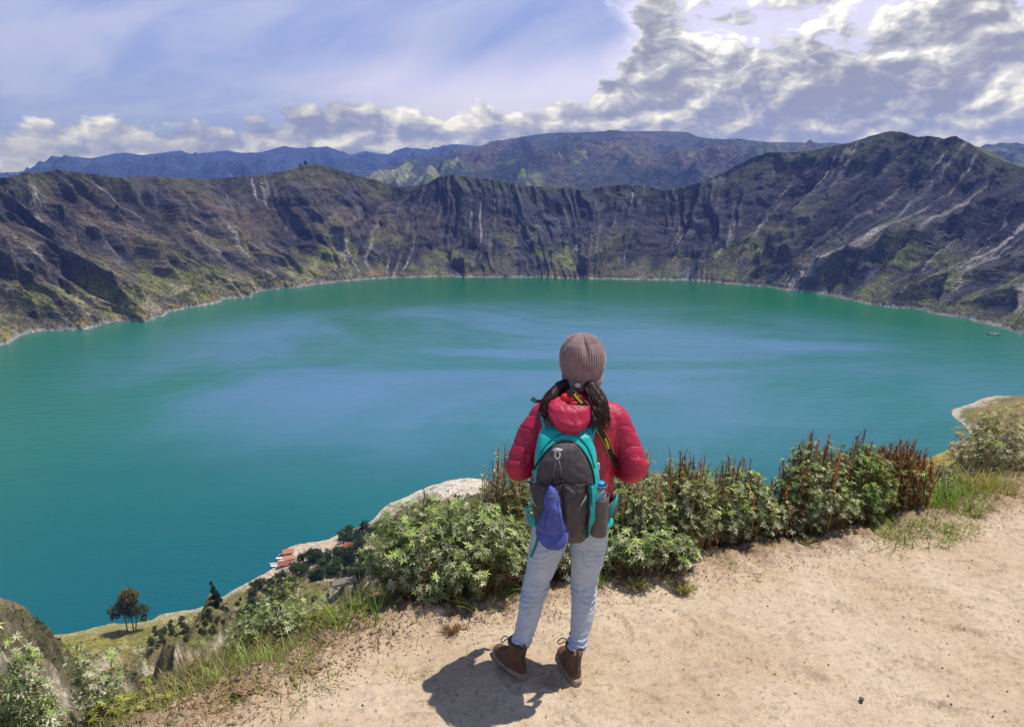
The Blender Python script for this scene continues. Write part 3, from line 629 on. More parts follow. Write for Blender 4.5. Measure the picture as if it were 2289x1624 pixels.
def bush(base, rx, ry, h, stems, label, pal='silver', seed=1, leaf=0.036, stalks=0, stalk_pal='rust', dens=1.0, lean=(0, 0), group='silver-leaved bushes along the path edge', name='bush', cat='bush', fill=0.4, tip_cut=None, bare=False):
    rng = np.random.default_rng(seed); base = np.array(base, float)
    root = empty(name, base); tag(root, label, cat, group)
    fo, st = Acc(), Acc()
    th = rng.uniform(0, 2 * math.pi, stems); q = np.sqrt(rng.uniform(0, 1, stems))
    b0 = np.stack([np.cos(th) * q * rx * .55, np.sin(th) * q * ry * .55, np.zeros(stems) - 0.05], 1)
    hh = h * (1 - 0.34 * q ** 3) * rng.uniform(.66, 1.12, stems)
    tip = np.stack([np.cos(th) * q * rx + lean[0], np.sin(th) * q * ry + lean[1], hh], 1) + rng.normal(0, .02, (stems, 3))
    mid = (b0 + tip) / 2 + np.stack([np.cos(th) * rx * .12, np.sin(th) * ry * .12, 0 * th], 1) + rng.normal(0, .03, (stems, 3)) * [1, 1, .3]
    def cur(t, i): t = t[:, None]; return b0[i] * (1 - t) ** 2 + 2 * mid[i] * t * (1 - t) + tip[i] * t ** 2
    idx = np.arange(stems); N = 6; prev = cur(np.zeros(stems), idx)
    scol = np.array([(.17, .12, .06)]) * rng.uniform(.6, 1.4, (stems, 1)) + np.array([[.02, .04, .0]]) * rng.uniform(0, 1, (stems, 1))
    for k in range(1, N + 1):
        c = cur(np.full(stems, k / N), idx); st.segs(prev, c, .0032 * (1 - .6 * (k - 1) / N), .0032 * (1 - .6 * k / N), scol); prev = c
    if not bare:
        nro = max(1, int(h * dens / 0.030)); ii = np.repeat(idx, nro); t = rng.uniform(fill ** 0.8, 1.0, len(ii)) ** 0.85; t[::nro] = 1.0
        p = cur(t, ii); az = rng.uniform(0, 2 * math.pi, len(ii)); off = np.stack([np.cos(az), np.sin(az), rng.uniform(-.1, .8, len(ii))], 1) * (rng.uniform(.012, .05, len(ii)) * (t < 1))[:, None]
        pr = p + off; st.segs(p, pr, .0012, .001, (.20, .22, .10))
        ax = unit(off * 8 + np.stack([np.cos(th[ii]) * .3, np.sin(th[ii]) * .3, np.full(len(ii), .8)], 1) + rng.normal(0, .25, (len(ii), 3)))
        e1 = unit(np.cross(ax, rng.normal(0, 1, ax.shape))); e2 = np.cross(ax, e1); nl = 7; rc = pick(rng, pal, len(ii)); sz = rng.uniform(.5, 1.1, len(ii)) * leaf * .9
        dead = (t < .62) & (rng.uniform(0, 1, len(ii)) < .45); rc = np.where(dead[:, None], pick(rng, 'rust', len(ii)) * 1.1, rc); fresh = (t > .93) & (rng.uniform(0, 1, len(ii)) < .5); rc = np.where(fresh[:, None], rc * [.95, 1.15, .6], rc)
        for j in range(nl):
            a = 2 * math.pi * (j + rng.uniform(-.2, .2, len(ii))) / nl; tilt = rng.uniform(.15, .75, len(ii))[:, None]
            d = unit((e1 * np.cos(a)[:, None] + e2 * np.sin(a)[:, None]) + ax * tilt)
            L = sz * rng.uniform(.75, 1.15, len(ii)); fo.leaves(pr, d, ax, L, L * rng.uniform(.24, .34, len(ii)), rc * rng.uniform(.8, 1.2, (len(ii), 1)))
        fo.obj('foliage', M_LEAF, root)
    st.obj('stems', M_STEM, root)
    if stalks:
        dr = Acc(); th = rng.uniform(0, 2 * math.pi, stalks); q = np.sqrt(rng.uniform(0, 1, stalks)); a = np.stack([np.cos(th) * q * rx * .85, np.sin(th) * q * ry * .8, np.full(stalks, h * .12)], 1)
        H = h * (1 - .25 * q ** 2) * rng.uniform(.95, 1.26, stalks); b = a + np.stack([rng.normal(0, .03, stalks) + lean[0], rng.normal(0, .03, stalks), H - h * .12], 1)
        sc_ = pick(rng, stalk_pal, stalks); m_ = (a + b) / 2 + rng.normal(0, .012, (stalks, 3)); dr.segs(a, m_, .0048, .0044, sc_); dr.segs(m_, b, .0044, .0028, sc_)
        nb = 26; k = np.repeat(np.arange(stalks), nb); t = rng.uniform(.35, 1.0, len(k)) ** .8; p = m_[k] + (b[k] - m_[k]) * ((t - .3) / .7)[:, None]; az = rng.uniform(0, 6.28, len(k))
        d = np.stack([np.cos(az) * .45, np.sin(az) * .45, np.full(len(k), 1.0)], 1); L = rng.uniform(.014, .034, len(k)); dr.leaves(p, d, np.stack([-np.cos(az), -np.sin(az), .4 + 0 * az], 1), L, L * .34, sc_[k] * rng.uniform(.6, 1.4, (len(k), 1)))
        # forked dry ends
        for s_ in range(3):
            az = rng.uniform(0, 6.28, stalks); e = b + np.stack([np.cos(az) * .02, np.sin(az) * .02, rng.uniform(.015, .05, stalks)], 1); dr.segs(b, e, .0016, .0008, sc_ * .8)
        dr.obj('dry_stalks', M_STEM, root)
    return root

def edge_at(px, py, back=0.0, dz=0.0):
    """ground point below a picture point on the path level, pushed back towards the lake"""
    x, y, _ = (float(v) for v in atZ(px, py, 0.0)); y += back; return x, y, gz(x, y) + dz
def hedge(px, x0, x1, base_py, top_py, label, back=0.12, depth=0.16, **kw):
    x, y, z = edge_at(px, base_py, back + depth)
    f = (y * CP + (CAMZ - z) * SP); rx = (x1 - x0) / 2 / FPX * f
    zt = float(atY(px, top_py, y)[2]); h = max(zt - z, .12) * 1.06; rx *= 1.22; kw['stems'] = int(kw['stems'] * 1.3); kw['stalks'] = int(kw.get('stalks', 0) * 1.8)
    x = float(((x0 + x1) / 2 - CX0) / FPX * (y * CP + (CAMZ - (z + zt) / 2) * SP))
    return bush((x, y, z), rx, depth, h, label=label, **kw)
hedge(1000, 850, 1168, 1392, 1158, 'big rounded silver-green bush just left of the person, at the path edge', depth=.27, stems=170, seed=11, leaf=.040, stalks=10, stalk_pal='olive', dens=1.0, back=.05)
hedge(900, 838, 960, 1330, 1200, 'low leafy lobe of silver bush facing the lake, left of the big rounded bush', depth=.18, stems=50, seed=12, leaf=.036, dens=.9, back=.3)
hedge(1125, 1080, 1190, 1300, 1062, 'brown twiggy half-bare bush behind the left elbow of the person', depth=.14, stems=60, seed=13, leaf=.026, pal='olive', stalks=42, dens=.45, stalk_pal='dry', back=.25)
hedge(1245, 1150, 1345, 1335, 1150, 'dark shaded silver bush seen between the legs of the person', depth=.2, stems=90, seed=14, leaf=.034, dens=.9, back=.1)
hedge(1405, 1335, 1480, 1312, 1068, 'silver bush with tan upright stalks right beside the right hip of the person', depth=.2, stems=105, seed=15, leaf=.034, stalks=50, dens=.85, stalk_pal='dry')
hedge(1430, 1345, 1540, 1325, 1190, 'low bright silver bush at the foot of the tan-stalked bush', depth=.13, stems=70, seed=16, leaf=.040, back=.02)
hedge(1525, 1460, 1600, 1292, 1062, 'silver bush topped by thick rust-red forked stalks, second right of the person', depth=.2, stems=100, seed=17, leaf=.034, stalks=34, dens=.8)
hedge(1640, 1560, 1710, 1262, 1070, 'broad silver-leaved bush with a bright leafy front and dark stalk tips', depth=.22, stems=120, seed=18, leaf=.036, stalks=26, dens=.85)
hedge(1735, 1665, 1800, 1240, 1104, 'brownish low-topped bush beneath the dip of the hedge skyline', depth=.18, stems=80, seed=19, leaf=.032, stalks=30, dens=.7)
hedge(1820, 1755, 1890, 1232, 1022, 'tall green bush where the hedge skyline rises', depth=.2, stems=105, seed=20, leaf=.032, pal='silver', stalks=30, dens=.9)
hedge(1915, 1860, 1975, 1208, 1022, 'tall dark green bush next to the red-brown one', depth=.2, stems=95, seed=21, leaf=.034, pal='green', stalks=34)
hedge(2005, 1935, 2072, 1185, 1028, 'red-brown dried bush with bare rusty stalks', depth=.2, stems=80, seed=22, leaf=.028, pal='olive', stalks=110, dens=.42)
hedge(2090, 2030, 2160, 1150, 1052, 'low pale yellow-green bush between the red-brown bush and the tall grass', depth=.22, stems=70, seed=23, leaf=.028, pal='olive', dens=.8, back=.3)
hedge(2235, 2150, 2330, 1075, 940, 'pale dry bush with tangled bare twigs by the right-hand shore', depth=.4, stems=95, seed=24, leaf=.040, pal='pale', dens=.55, fill=.45, back=.5)
hedge(2215, 2150, 2300, 1085, 1010, 'heap of bare bent twigs under the pale dry bush', depth=.3, stems=60, seed=25, bare=True, back=.1, name='twig_bush')
# left-hand plants on the bank below the path
def low_bush(px, py_base, Y, z, w_px, top_py, label, **kw):
    x, y, _ = (float(v) for v in atY(px, py_base, Y)); zb = z; zt = float(atY(px, top_py, Y)[2]); f = Y * CP + (CAMZ - zt) * SP
    return bush((x, Y, zb), w_px / 2 / FPX * f, kw.pop('depth', .14), zt - zb, label=label, **kw)
low_bush(20, 1624, 2.75, -.55, 190, 1432, 'large-leaved pale silver bush in the bottom left corner', stems=46, seed=31, leaf=.046, dens=.6, fill=.3)
low_bush(228, 1600, 3.1, -.55, 95, 1440, 'single upright silver sprig standing above the far slope', stems=9, seed=32, leaf=.034, dens=1.3, depth=.07, name='shrub', cat='shrub', fill=.45)
low_bush(300, 1640, 3.0, -.5, 200, 1560, 'yellow-green low bush below the upright silver sprig', stems=60, seed=33, leaf=.03, pal='yellow', dens=.7)
low_bush(620, 1500, 3.85, -.42, 210, 1345, 'small-leaved silver bush overhanging the dirt clods', stems=90, seed=34, leaf=.028, dens=.9, depth=.2, pal='silver')
low_bush(635, 1400, 4.1, -.4, 110, 1285, 'dark bare twiggy bush rising above the small-leaved bush', stems=34, seed=35, leaf=.018, dens=.5, pal='olive', depth=.12)
low_bush(740, 1480, 3.8, -.25, 150, 1370, 'fine yellowish bush among the long grass', stems=80, seed=36, leaf=.017, dens=.9, pal='yellow', depth=.14)
low_bush(800, 1440, 3.75, -.1, 110, 1350, 'olive weed bush leaning on the big rounded bush', stems=60, seed=37, leaf=.022, dens=.8, pal='olive', depth=.12)

def weed(px, py, w, h, label, pal='olive', seed=1, n=60):
    x, y, z = edge_at(px, py, .04); rng = np.random.default_rng(seed); root = empty('weed', (x, y, z)); tag(root, label, 'weed', 'low weeds at the path edge')
    st, fo = Acc(), Acc(); th = rng.uniform(0, 6.28, n); el = rng.uniform(.15, 1.2, n); L = rng.uniform(.5, 1, n)
    tip = np.stack([np.cos(th) * np.cos(el) * w * L, np.sin(th) * np.cos(el) * w * .7 * L, np.sin(el) * h * L + .01], 1); a = np.zeros((n, 3)); a[:, :2] = tip[:, :2] * .15
    st.segs(a, tip, .0014, .0007, pick(rng, 'dry', n)); k = np.repeat(np.arange(n), 16); t = rng.uniform(.2, 1, len(k))[:, None]; p = a[k] * (1 - t) + tip[k] * t + rng.normal(0, .004, (len(k), 3))
    fo.leaves(p, rng.normal(0, 1, (len(k), 3)) + [0, 0, .6], rng.normal(0, .3, (len(k), 3)) + [0, 0, 1], rng.uniform(.006, .013, len(k)), .004, pick(rng, pal, len(k)))
    fo.obj('leaves', M_LEAF, root); st.obj('stems', M_STEM, root)
weed(1425, 1330, .13, .10, 'bushy green-brown weed on the dirt in front of the low bright bush', 'olive', 41, 90)
weed(1530, 1332, .12, .08, 'rusty-tinged creeping weed, right of the green-brown weed', 'yellow', 42, 80)
weed(1490, 1318, .10, .05, 'tiny flat weed between the two larger weeds', 'olive', 43, 40)
weed(1800, 1232, .12, .05, 'thin flat weed under the tall green bush', 'olive', 44, 40)
weed(1010, 1420, .10, .03, 'dry reddish weed in the shade of the big rounded bush', 'rust', 45, 40)

def grass_blades(acc, rng, x, y, z, n, spread, L, W, pal, bend=(.2, .9), tilt=.45):
    q = np.sqrt(rng.uniform(0, 1, n)) * spread; th = rng.uniform(0, 6.28, n); p = np.stack([x + np.cos(th) * q, y + np.sin(th) * q, np.full(n, z) - .01], 1)
    a = rng.uniform(0, 6.28, n); d = np.stack([np.cos(a) * tilt, np.sin(a) * tilt, np.ones(n)], 1) * 1.0; d[:, :2] += np.stack([np.cos(th), np.sin(th)], 1) * (q / spread)[:, None] * tilt
    acc.blades(p, d, rng.uniform(.5, 1.1, n) * L, rng.uniform(.6, 1.2, n) * W, rng.uniform(*bend, n), pick(rng, pal, n))
def tuft(px, py, n, spread, L, W, label, pal='yellow', seed=1, back=0, dz=0, **kw):
    x, y, z = edge_at(px, py, back, dz); rng = np.random.default_rng(seed); a = Acc(); grass_blades(a, rng, x, y, z, n, spread, L, W, pal, **kw)
    o = a.obj('grass_tuft', M_GRASS, None, (x, y, z)); o.location = (x, y, z); tag(o, label, 'grass tuft', 'grass tufts by the path'); return o
tuft(900, 1508, 45, .05, .085, .0035, 'yellow-green grass tuft standing alone on the dirt left of the boots', 'yellow', 51, tilt=.8)
tuft(965, 1495, 26, .045, .06, .003, 'sparse yellow tuft just right of the lone dirt tuft', 'yellow', 52, tilt=1.1)
tuft(738, 1540, 40, .05, .07, .003, 'pale dry tuft on the bare dirt nearest the clods', 'yellow', 53, tilt=1.1)
tuft(722, 1628, 30, .03, .05, .003, 'small yellow tuft cut by the bottom edge of the view', 'yellow', 54, tilt=.9)
tuft(1640, 1268, 50, .06, .06, .003, 'green tuft at the foot of the broad silver bush', 'grass', 55, tilt=1.2)
tuft(1690, 1272, 34, .07, .06, .003, 'flattened green tuft at the foot of the brownish low bush', 'grass', 56, tilt=1.6)
tuft(1345, 1322, 40, .05, .12, .004, 'small green tuft beside the right knee of the person', 'grass', 57, tilt=.6)
tuft(790, 1430, 120, .14, .36, .008, 'long arching pale green grass clump left of the big rounded bush', 'grass', 58, .15, -.1, tilt=.35)
tuft(1075, 1372, 46, .16, .26, .007, 'long bent grass blades growing out of the big rounded bush', 'grass', 59, .06, tilt=.9, bend=(.6, 1.6))
tuft(620, 1560, 240, .2, .26, .005, 'dense green grass clump above the dirt clods', 'grass', 60, .12, -.1, tilt=.4)
tuft(560, 1600, 60, .10, .20, .004, 'thin straw-coloured grass clump below the dirt clods', 'dry', 61, .1, -.1, tilt=.7)
tuft(2155, 1165, 620, .26, .25, .006, 'tall bright green grass clump under the pale dry bush', 'grass', 62, .28, 0, tilt=.55)
tuft(2235, 1125, 320, .20, .17, .006, 'yellow-green grass clump right of the tall bright one', 'yellow', 63, .2, tilt=.6)
tuft(2060, 1205, 420, .26, .14, .005, 'low spreading green grass clump beneath the red-brown bush', 'grass', 64, .12, tilt=1.0)
tuft(2140, 1195, 220, .16, .09, .004, 'low yellow grass clump at the edge of the dirt, right of the spreading green one', 'yellow', 65, .06, tilt=1.2)
tuft(1980, 1222, 160, .16, .09, .004, 'short green grass clump under the tall dark green bush', 'grass', 66, .05, tilt=1.1)
tuft(430, 1610, 150, .2, .12, .004, 'short yellow-green grass clump on the bank left of the earth clods', 'yellow', 68, .12, -.02, tilt=.9)
tuft(520, 1560, 150, .18, .15, .004, 'fresh green grass clump on the bank above the large clod', 'grass', 69, .16, -.04, tilt=.7)
tuft(330, 1640, 70, .16, .22, .005, 'long thin yellow grass clump on the bank in the lower left', 'yellow', 67, .3, -.2, tilt=.6)

def ground_cover():
    """short grass, weeds, dead leaves and twigs along the whole bank: nobody could count them"""
    rng = np.random.default_rng(77); a = Acc(); N = 9000
    t = rng.uniform(0, len(EDGE_XY) - 1.001, N * 3); i = t.astype(int); f = (t - i)[:, None]; p = EDGE_XY[i] * (1 - f) + EDGE_XY[i + 1] * f
    nrm = np.stack([-(EDGE_XY[i + 1] - EDGE_XY[i])[:, 1], (EDGE_XY[i + 1] - EDGE_XY[i])[:, 0]], 1); nrm /= np.linalg.norm(nrm, axis=1)[:, None]
    off = np.abs(rng.normal(.15, .55, N * 3)); p = p + nrm * off[:, None]; k = (p[:, 0] > -3.2) & (p[:, 0] < 5.5) & (p[:, 1] > 2.2); p = p[k]; off = off[k]; z = fg_height(p[:, 0], p[:, 1])
    P3 = np.stack([p[:, 0], p[:, 1], z - .005], 1); K = len(P3); an = rng.uniform(0, 6.28, K); d = np.stack([np.cos(an) * .9, np.sin(an) * .9, np.ones(K)], 1)
    pal = np.array([(.16, .17, .05), (.30, .24, .10), (.22, .26, .06), (.26, .16, .07), (.12, .14, .04)]); c = pal[rng.integers(0, 5, K)] * rng.uniform(.6, 1.3, (K, 1))
    a.blades(P3, d, rng.uniform(.02, .10, K) * (.4 + np.clip(off * 2, 0, 1)), rng.uniform(.002, .006, K), rng.uniform(.2, 1.3, K), c, 3)
    o = a.obj('grass', M_GRASS); tag(o, kind='stuff')
    # dead leaves, bark bits and twigs lying on the edge
    b = Acc(); q = rng.uniform(0, 1, 5200); t = rng.uniform(2, len(EDGE_XY) - 2.001, 5200); i = t.astype(int); f = (t - i)[:, None]; p = EDGE_XY[i] * (1 - f) + EDGE_XY[i + 1] * f; p = p + rng.normal(0, .12, p.shape) + [0.02, -.04]
    z = fg_height(p[:, 0], p[:, 1]) + .003; P3 = np.stack([p[:, 0], p[:, 1], z], 1); an = rng.uniform(0, 6.28, len(p)); d = np.stack([np.cos(an), np.sin(an), rng.normal(.05, .12, len(p))], 1)
    b.leaves(P3, d, rng.normal(0, .3, d.shape) + [0, 0, 1], rng.uniform(.006, .022, len(p)), rng.uniform(.003, .008, len(p)), pick(rng, 'rust', len(p)) * .9 + .02)
    s0 = P3[:420]; b.segs(s0, s0 + d[:420] * rng.uniform(.03, .16, (420, 1)) * [1, 1, .3], .0013, .0008, pick(rng, 'dry', 420) * .8)
    o = b.obj('dead_leaves', M_STEM); tag(o, kind='stuff')
ground_cover()

def stones():
    """pebbles and dirt clods scattered over the path"""
    rng = np.random.default_rng(3); m, g, b = new_mat('stone_grit'); c = g.attr('tint')[0]; pos = g.n('ShaderNodeNewGeometry').outputs['Position']; n = g.noise(pos, 180, 4, .7); k = g.mapr(n, .3, .7, .7, 1.3)
    g.put(b.inputs['Base Color'], g.mix(1.0, c, g.comb(k, k, k), 'MULTIPLY')); b.inputs['Roughness'].default_value = .95; bump(g, b, n, .6, .004)
    bm = bmesh.new(); bmesh.ops.create_icosphere(bm, subdivisions=1, radius=1); ico = np.array([v.co[:] for v in bm.verts]); tri = np.array([[v.index for v in f.verts] for f in bm.faces]); bm.free()
    def lumps(P, Rr, col, squash=.6, seed=0):
        a = Acc(); K = len(P); V = ico[None] * Rr[:, None, None]; w = 1 + .7 * vnoise(ico[None, :, 0] * 1.7 + P[:, :1] * 91, ico[None, :, 1] * 1.7 + ico[None, :, 2] * 1.3 + P[:, 1:2] * 57, seed) + .4 * vnoise(ico[None, :, 0] * 3.4 + P[:, :1] * 91, ico[None, :, 2] * 4 + P[:, 1:2] * 57, seed + 1)
        an = rng.uniform(0, 3.14, K); V = V * w[..., None] * [1, .75, squash]; ca, sa = np.cos(an)[:, None], np.sin(an)[:, None]; V = np.stack([V[..., 0] * ca - V[..., 1] * sa, V[..., 0] * sa + V[..., 1] * ca, V[..., 2]], -1) + P[:, None]
        a.add(V, (np.arange(K) * len(ico))[:, None, None] + tri[None], np.repeat(col[:, None], len(ico), 1)); return a
    N = 7000; X = rng.uniform(-2.2, 4.8, N); Y = rng.uniform(2.6, 6.2, N); e = edge_dist(X, Y); k = e < .1; X, Y = X[k], Y[k]; r = .0012 + .006 * rng.uniform(0, 1, len(X)) ** 7; P = np.stack([X, Y, fg_height(X, Y) + r * .2], 1)
    col = np.array([(.42, .33, .24), (.20, .16, .13), (.12, .10, .09)])[rng.integers(0, 3, len(X))] * rng.uniform(.7, 1.2, (len(X), 1)); o = lumps(P, r, col).obj('gravel', m); tag(o, kind='stuff')
    # clods along the crumbling lip
    pts = []
    for _ in range(520):
        u = rng.uniform(0, 1); px = 380 + u * 520 + rng.normal(0, 14); py = np.interp(px, [380, 520, 700, 900], [1610, 1560, 1492, 1405]) + rng.normal(0, 16); x, y, _z = (float(v) for v in atZ(px, py, 0)); pts.append((x, y))
    p = np.array(pts); r = .003 + .016 * rng.uniform(0, 1, len(p)) ** 4; P = np.stack([p[:, 0], p[:, 1], fg_height(p[:, 0], p[:, 1]) + r * .25], 1)
    col = np.array([(.36, .24, .14), (.28, .18, .10), (.44, .32, .21)])[rng.integers(0, 3, len(p))] * rng.uniform(.8, 1.2, (len(p), 1)); o = lumps(P, r, col, .75, 5).obj('dirt', m); tag(o, kind='stuff')
    for (px, py, rr, lab, colr) in [(1926, 1566, .017, 'small dark pebble lying alone on the dirt path', (.14, .12, .11))]:
        x, y, _z = (float(v) for v in atZ(px, py, 0)); z = gz(x, y) + rr * .3; P = np.array([[x, y, z]]); o = lumps(P, np.array([rr]), np.array([colr]), .7, 9).obj('pebble' if rr < .03 else 'earth_clod', m, None, (x, y, z)); o.location = (x, y, z); tag(o, lab, 'pebble' if rr < .03 else 'clod')
stones()
# ------------------------------------------------------------------ mesh tools for the figure and its gear
from mathutils.bvhtree import BVHTree
def fabric(name, col, rough=0.8, bscale=400, bstr=0.25, bdist=0.001, spec=0.3, sheen=0.0, wr=0.0, var=0.12):
    m, g, b = new_mat(name); pos = g.n('ShaderNodeTexCoord').outputs['Object']
    n = g.noise(pos, 22, 5, 0.6); f = g.noise(pos, bscale, 2, 0.5); k = g.mapr(n, 0.3, 0.7, 1 - var, 1 + var)
    g.put(b.inputs['Base Color'], g.mix(1.0, tuple(col), g.comb(k, k, k), 'MULTIPLY')); b.inputs['Roughness'].default_value = rough; b.inputs['Specular IOR Level'].default_value = spec
    if sheen: b.inputs['Sheen Weight'].default_value = sheen
    h = f
    if wr: h = g.m('ADD', g.m('MULTIPLY', f, 0.15), g.m('MULTIPLY', g.noise(pos, 21, 5, 0.6, 1.5), wr))
    bump(g, b, h, bstr, bdist if not wr else 0.006); return m
def plain(name, col, rough=0.5, metal=0.0, spec=0.5, trans=0.0, ior=1.45):
    m, g, b = new_mat(name); b.inputs['Base Color'].default_value = tuple(col) + (1,); b.inputs['Roughness'].default_value = rough; b.inputs['Metallic'].default_value = metal
    b.inputs['Specular IOR Level'].default_value = spec; b.inputs['Transmission Weight'].default_value = trans; b.inputs['IOR'].default_value = ior; return m

class MB:
    def __init__(s): s.v = []; s.f = []
    def raw(s, V, F):
        n = len(s.v); s.v += [tuple(map(float, p)) for p in V]; s.f += [tuple(int(i) + n for i in f) for f in F]; return s
    def loft(s, rings, closed=True, caps=True):
        """rings: list of equal-length point lists"""
        n = len(rings[0]); V = [p for r in rings for p in r]; F = []
        for a in range(len(rings) - 1):
            for i in range(n if closed else n - 1):
                j = (i + 1) % n; F.append((a * n + i, a * n + j, (a + 1) * n + j, (a + 1) * n + i))
        if caps: F.append(tuple(range(n))[::-1]); F.append(tuple((len(rings) - 1) * n + i for i in range(n)))
        return s.raw(V, F)
    def tube(s, pts, rad, n=12, flat=1.0, ups=None):
        pts = [Vector(p) for p in pts]; rad = rad if hasattr(rad, '__len__') else [rad] * len(pts); rings = []; prev = None
        for i, p in enumerate(pts):
            d = (pts[min(i + 1, len(pts) - 1)] - pts[max(i - 1, 0)]).normalized(); u = prev if prev is not None else (Vector((0, 0, 1)) if abs(d.z) < .9 else Vector((0, 1, 0)))
            if ups is not None: u = Vector(ups[i])
            u = (u - d * u.dot(d)).normalized(); w = d.cross(u); prev = u
            rings.append([p + (w * math.cos(a) + u * (flat * math.sin(a))) * rad[i] for a in (2 * math.pi * k / n for k in range(n))])
        return s.loft(rings)
    def ball(s, c, r, seg=20, rings=12):
        r = (r, r, r) if not hasattr(r, '__len__') else r; R_ = []
        for i in range(rings + 1):
            th = math.pi * min(max(i / rings, 0.02), 0.98); R_.append([(c[0] + r[0] * math.sin(th) * math.cos(a), c[1] + r[1] * math.sin(th) * math.sin(a), c[2] - r[2] * math.cos(th)) for a in (2 * math.pi * k / seg for k in range(seg))])
        return s.loft(R_)
    def box(s, c, sz, M=None):
        V = [Vector((c[0] + sx * sz[0] / 2, c[1] + sy * sz[1] / 2, c[2] + sz_ * sz[2] / 2)) for sx in (-1, 1) for sy in (-1, 1) for sz_ in (-1, 1)]
        if M is not None: V = [M @ v for v in V]
        return s.raw(V, [(0, 1, 3, 2), (4, 6, 7, 5), (0, 4, 5, 1), (2, 3, 7, 6), (0, 2, 6, 4), (1, 5, 7, 3)])
    def ribbon(s, pts, nrm, width, thick=0.003):
        pts = [Vector(p) for p in pts]; width = width if hasattr(width, '__len__') else [width] * len(pts); rings = []
        for i, p in enumerate(pts):
            d = (pts[min(i + 1, len(pts) - 1)] - pts[max(i - 1, 0)]).normalized(); n = Vector(nrm[i]); n = (n - d * n.dot(d)).normalized(); w = d.cross(n); h = width[i] / 2; t = thick / 2
            rings.append([p + w * h + n * t * .4, p + w * h * .8 + n * t, p - w * h * .8 + n * t, p - w * h + n * t * .4, p - w * h - n * t, p + w * h - n * t])
        return s.loft(rings)
    def mesh(s, name):
        me = bpy.data.meshes.new(name); me.from_pydata(s.v, [], s.f); me.update(); return me
    def build(s, name, mat, parent, off=None, smooth=True, remesh=None, sm=0, disp=None, sub=0, bevel=0, normals=True):
        me = s.mesh(name); o = bpy.data.objects.new(name, me); COL.objects.link(o)
        if normals:
            bm = bmesh.new(); bm.from_mesh(me); bmesh.ops.recalc_face_normals(bm, faces=bm.faces); bm.to_mesh(me); bm.free()
        if remesh:
            r = o.modifiers.new('r', 'REMESH'); r.mode = 'VOXEL'; r.voxel_size = remesh; r.use_smooth_shade = True
        if bevel: b = o.modifiers.new('b', 'BEVEL'); b.width = bevel; b.segments = 2
        if sub: q = o.modifiers.new('s', 'SUBSURF'); q.levels = sub; q.render_levels = sub
        if sm: q = o.modifiers.new('m', 'SMOOTH'); q.iterations = sm; q.factor = 0.5
        if o.modifiers:
            dg = bpy.context.evaluated_depsgraph_get(); me2 = bpy.data.meshes.new_from_object(o.evaluated_get(dg)); o.modifiers.clear(); o.data = me2; bpy.data.meshes.remove(me); me = me2; me.name = name
        if disp:
            n = len(me.vertices); co = np.empty(n * 3); me.vertices.foreach_get('co', co); co = co.reshape(-1, 3); no = np.empty(n * 3); me.vertices.foreach_get('normal', no); no = no.reshape(-1, 3)
            co = co + no * disp(co, no)[:, None]; me.vertices.foreach_set('co', co.ravel()); me.update()
        if off is not None:
            me.transform(Matrix.Translation(-Vector(off)))
        me.polygons.foreach_set('use_smooth', np.full(len(me.polygons), smooth)); me.materials.clear(); me.materials.append(mat)
        if parent is not None: o.parent = parent
        return o
def sel(cx, cy, cz, rx, ry, e=2.0, n=40, tilt=0.0):
    P = []
    for k in range(n):
        a = 2 * math.pi * k / n; c, s_ = math.cos(a), math.sin(a); x = rx * math.copysign(abs(c) ** (2 / e), c); y = ry * math.copysign(abs(s_) ** (2 / e), s_)
        P.append((cx + x, cy + y, cz + tilt * y))
    return P
def W(px, py, Y): return Vector([float(v) for v in atY(px, py, Y)])
def catmull(P, n=6):
    P = [Vector(p) for p in P]; out = []
    for i in range(len(P) - 1):
        a, b, c, d = P[max(i - 1, 0)], P[i], P[i + 1], P[min(i + 2, len(P) - 1)]
        for k in range(n):
            t = k / n; out.append(0.5 * ((2 * b) + (c - a) * t + (2 * a - 5 * b + 4 * c - d) * t * t + (3 * b - 3 * c + d - a) * t ** 3))
    out.append(P[-1]); return out
def n3(co, s, seed=0, o=3): return (fbm(co[:, 0] / s + co[:, 1] / s * .5 + seed, co[:, 2] / s + co[:, 1] / s * .37, o, seed + 500))

# ------------------------------------------------------------------ the person, seen from behind
PR = Vector((0.20, 3.28, 0.0))
person = empty('person', PR)
tag(person, 'person in red jacket and pale jeans seen from behind on the dirt path', 'person')
SKIN = plain('skin', (0.42, 0.24, 0.16), 0.55)
M_JACKET = fabric('red_nylon', (0.40, 0.014, 0.055), 0.46, 500, 0.9, spec=0.4, wr=.8, var=.08)
M_HOODIN = fabric('bright_red_lining', (0.72, 0.03, 0.02), 0.5, 500, .3)
M_JEANS = fabric('pale_denim', (0.42, 0.48, 0.54), 0.85, 900, 0.4, var=.08)
M_HAIR = fabric('dark_brown_hair', (0.020, 0.010, 0.008), 0.5, 600, .3, spec=.3, var=.3)
M_BOOT = fabric('brown_suede', (0.115, 0.062, 0.038), 0.85, 300, .5, var=.25); M_SOLE = fabric('dusty_rubber_sole', (0.27, 0.20, 0.14), 0.9, 300, .5, var=.2)
M_LACE = fabric('dark_lace', (0.07, 0.055, 0.05), .8)
cx = lambda z: float(np.interp(z, [.7, .85, 1.0, 1.3, 1.5], [.28, .283, .288, .297, .313]))
SHL, SHR = (0.142, 3.315, 1.285), (0.452, 3.315, 1.285)
ELL, ELR = (0.038, 3.285, 1.045), (0.553, 3.285, 1.035)
WRL, WRR = (0.165, 3.475, 1.03), (0.425, 3.475, 1.03)
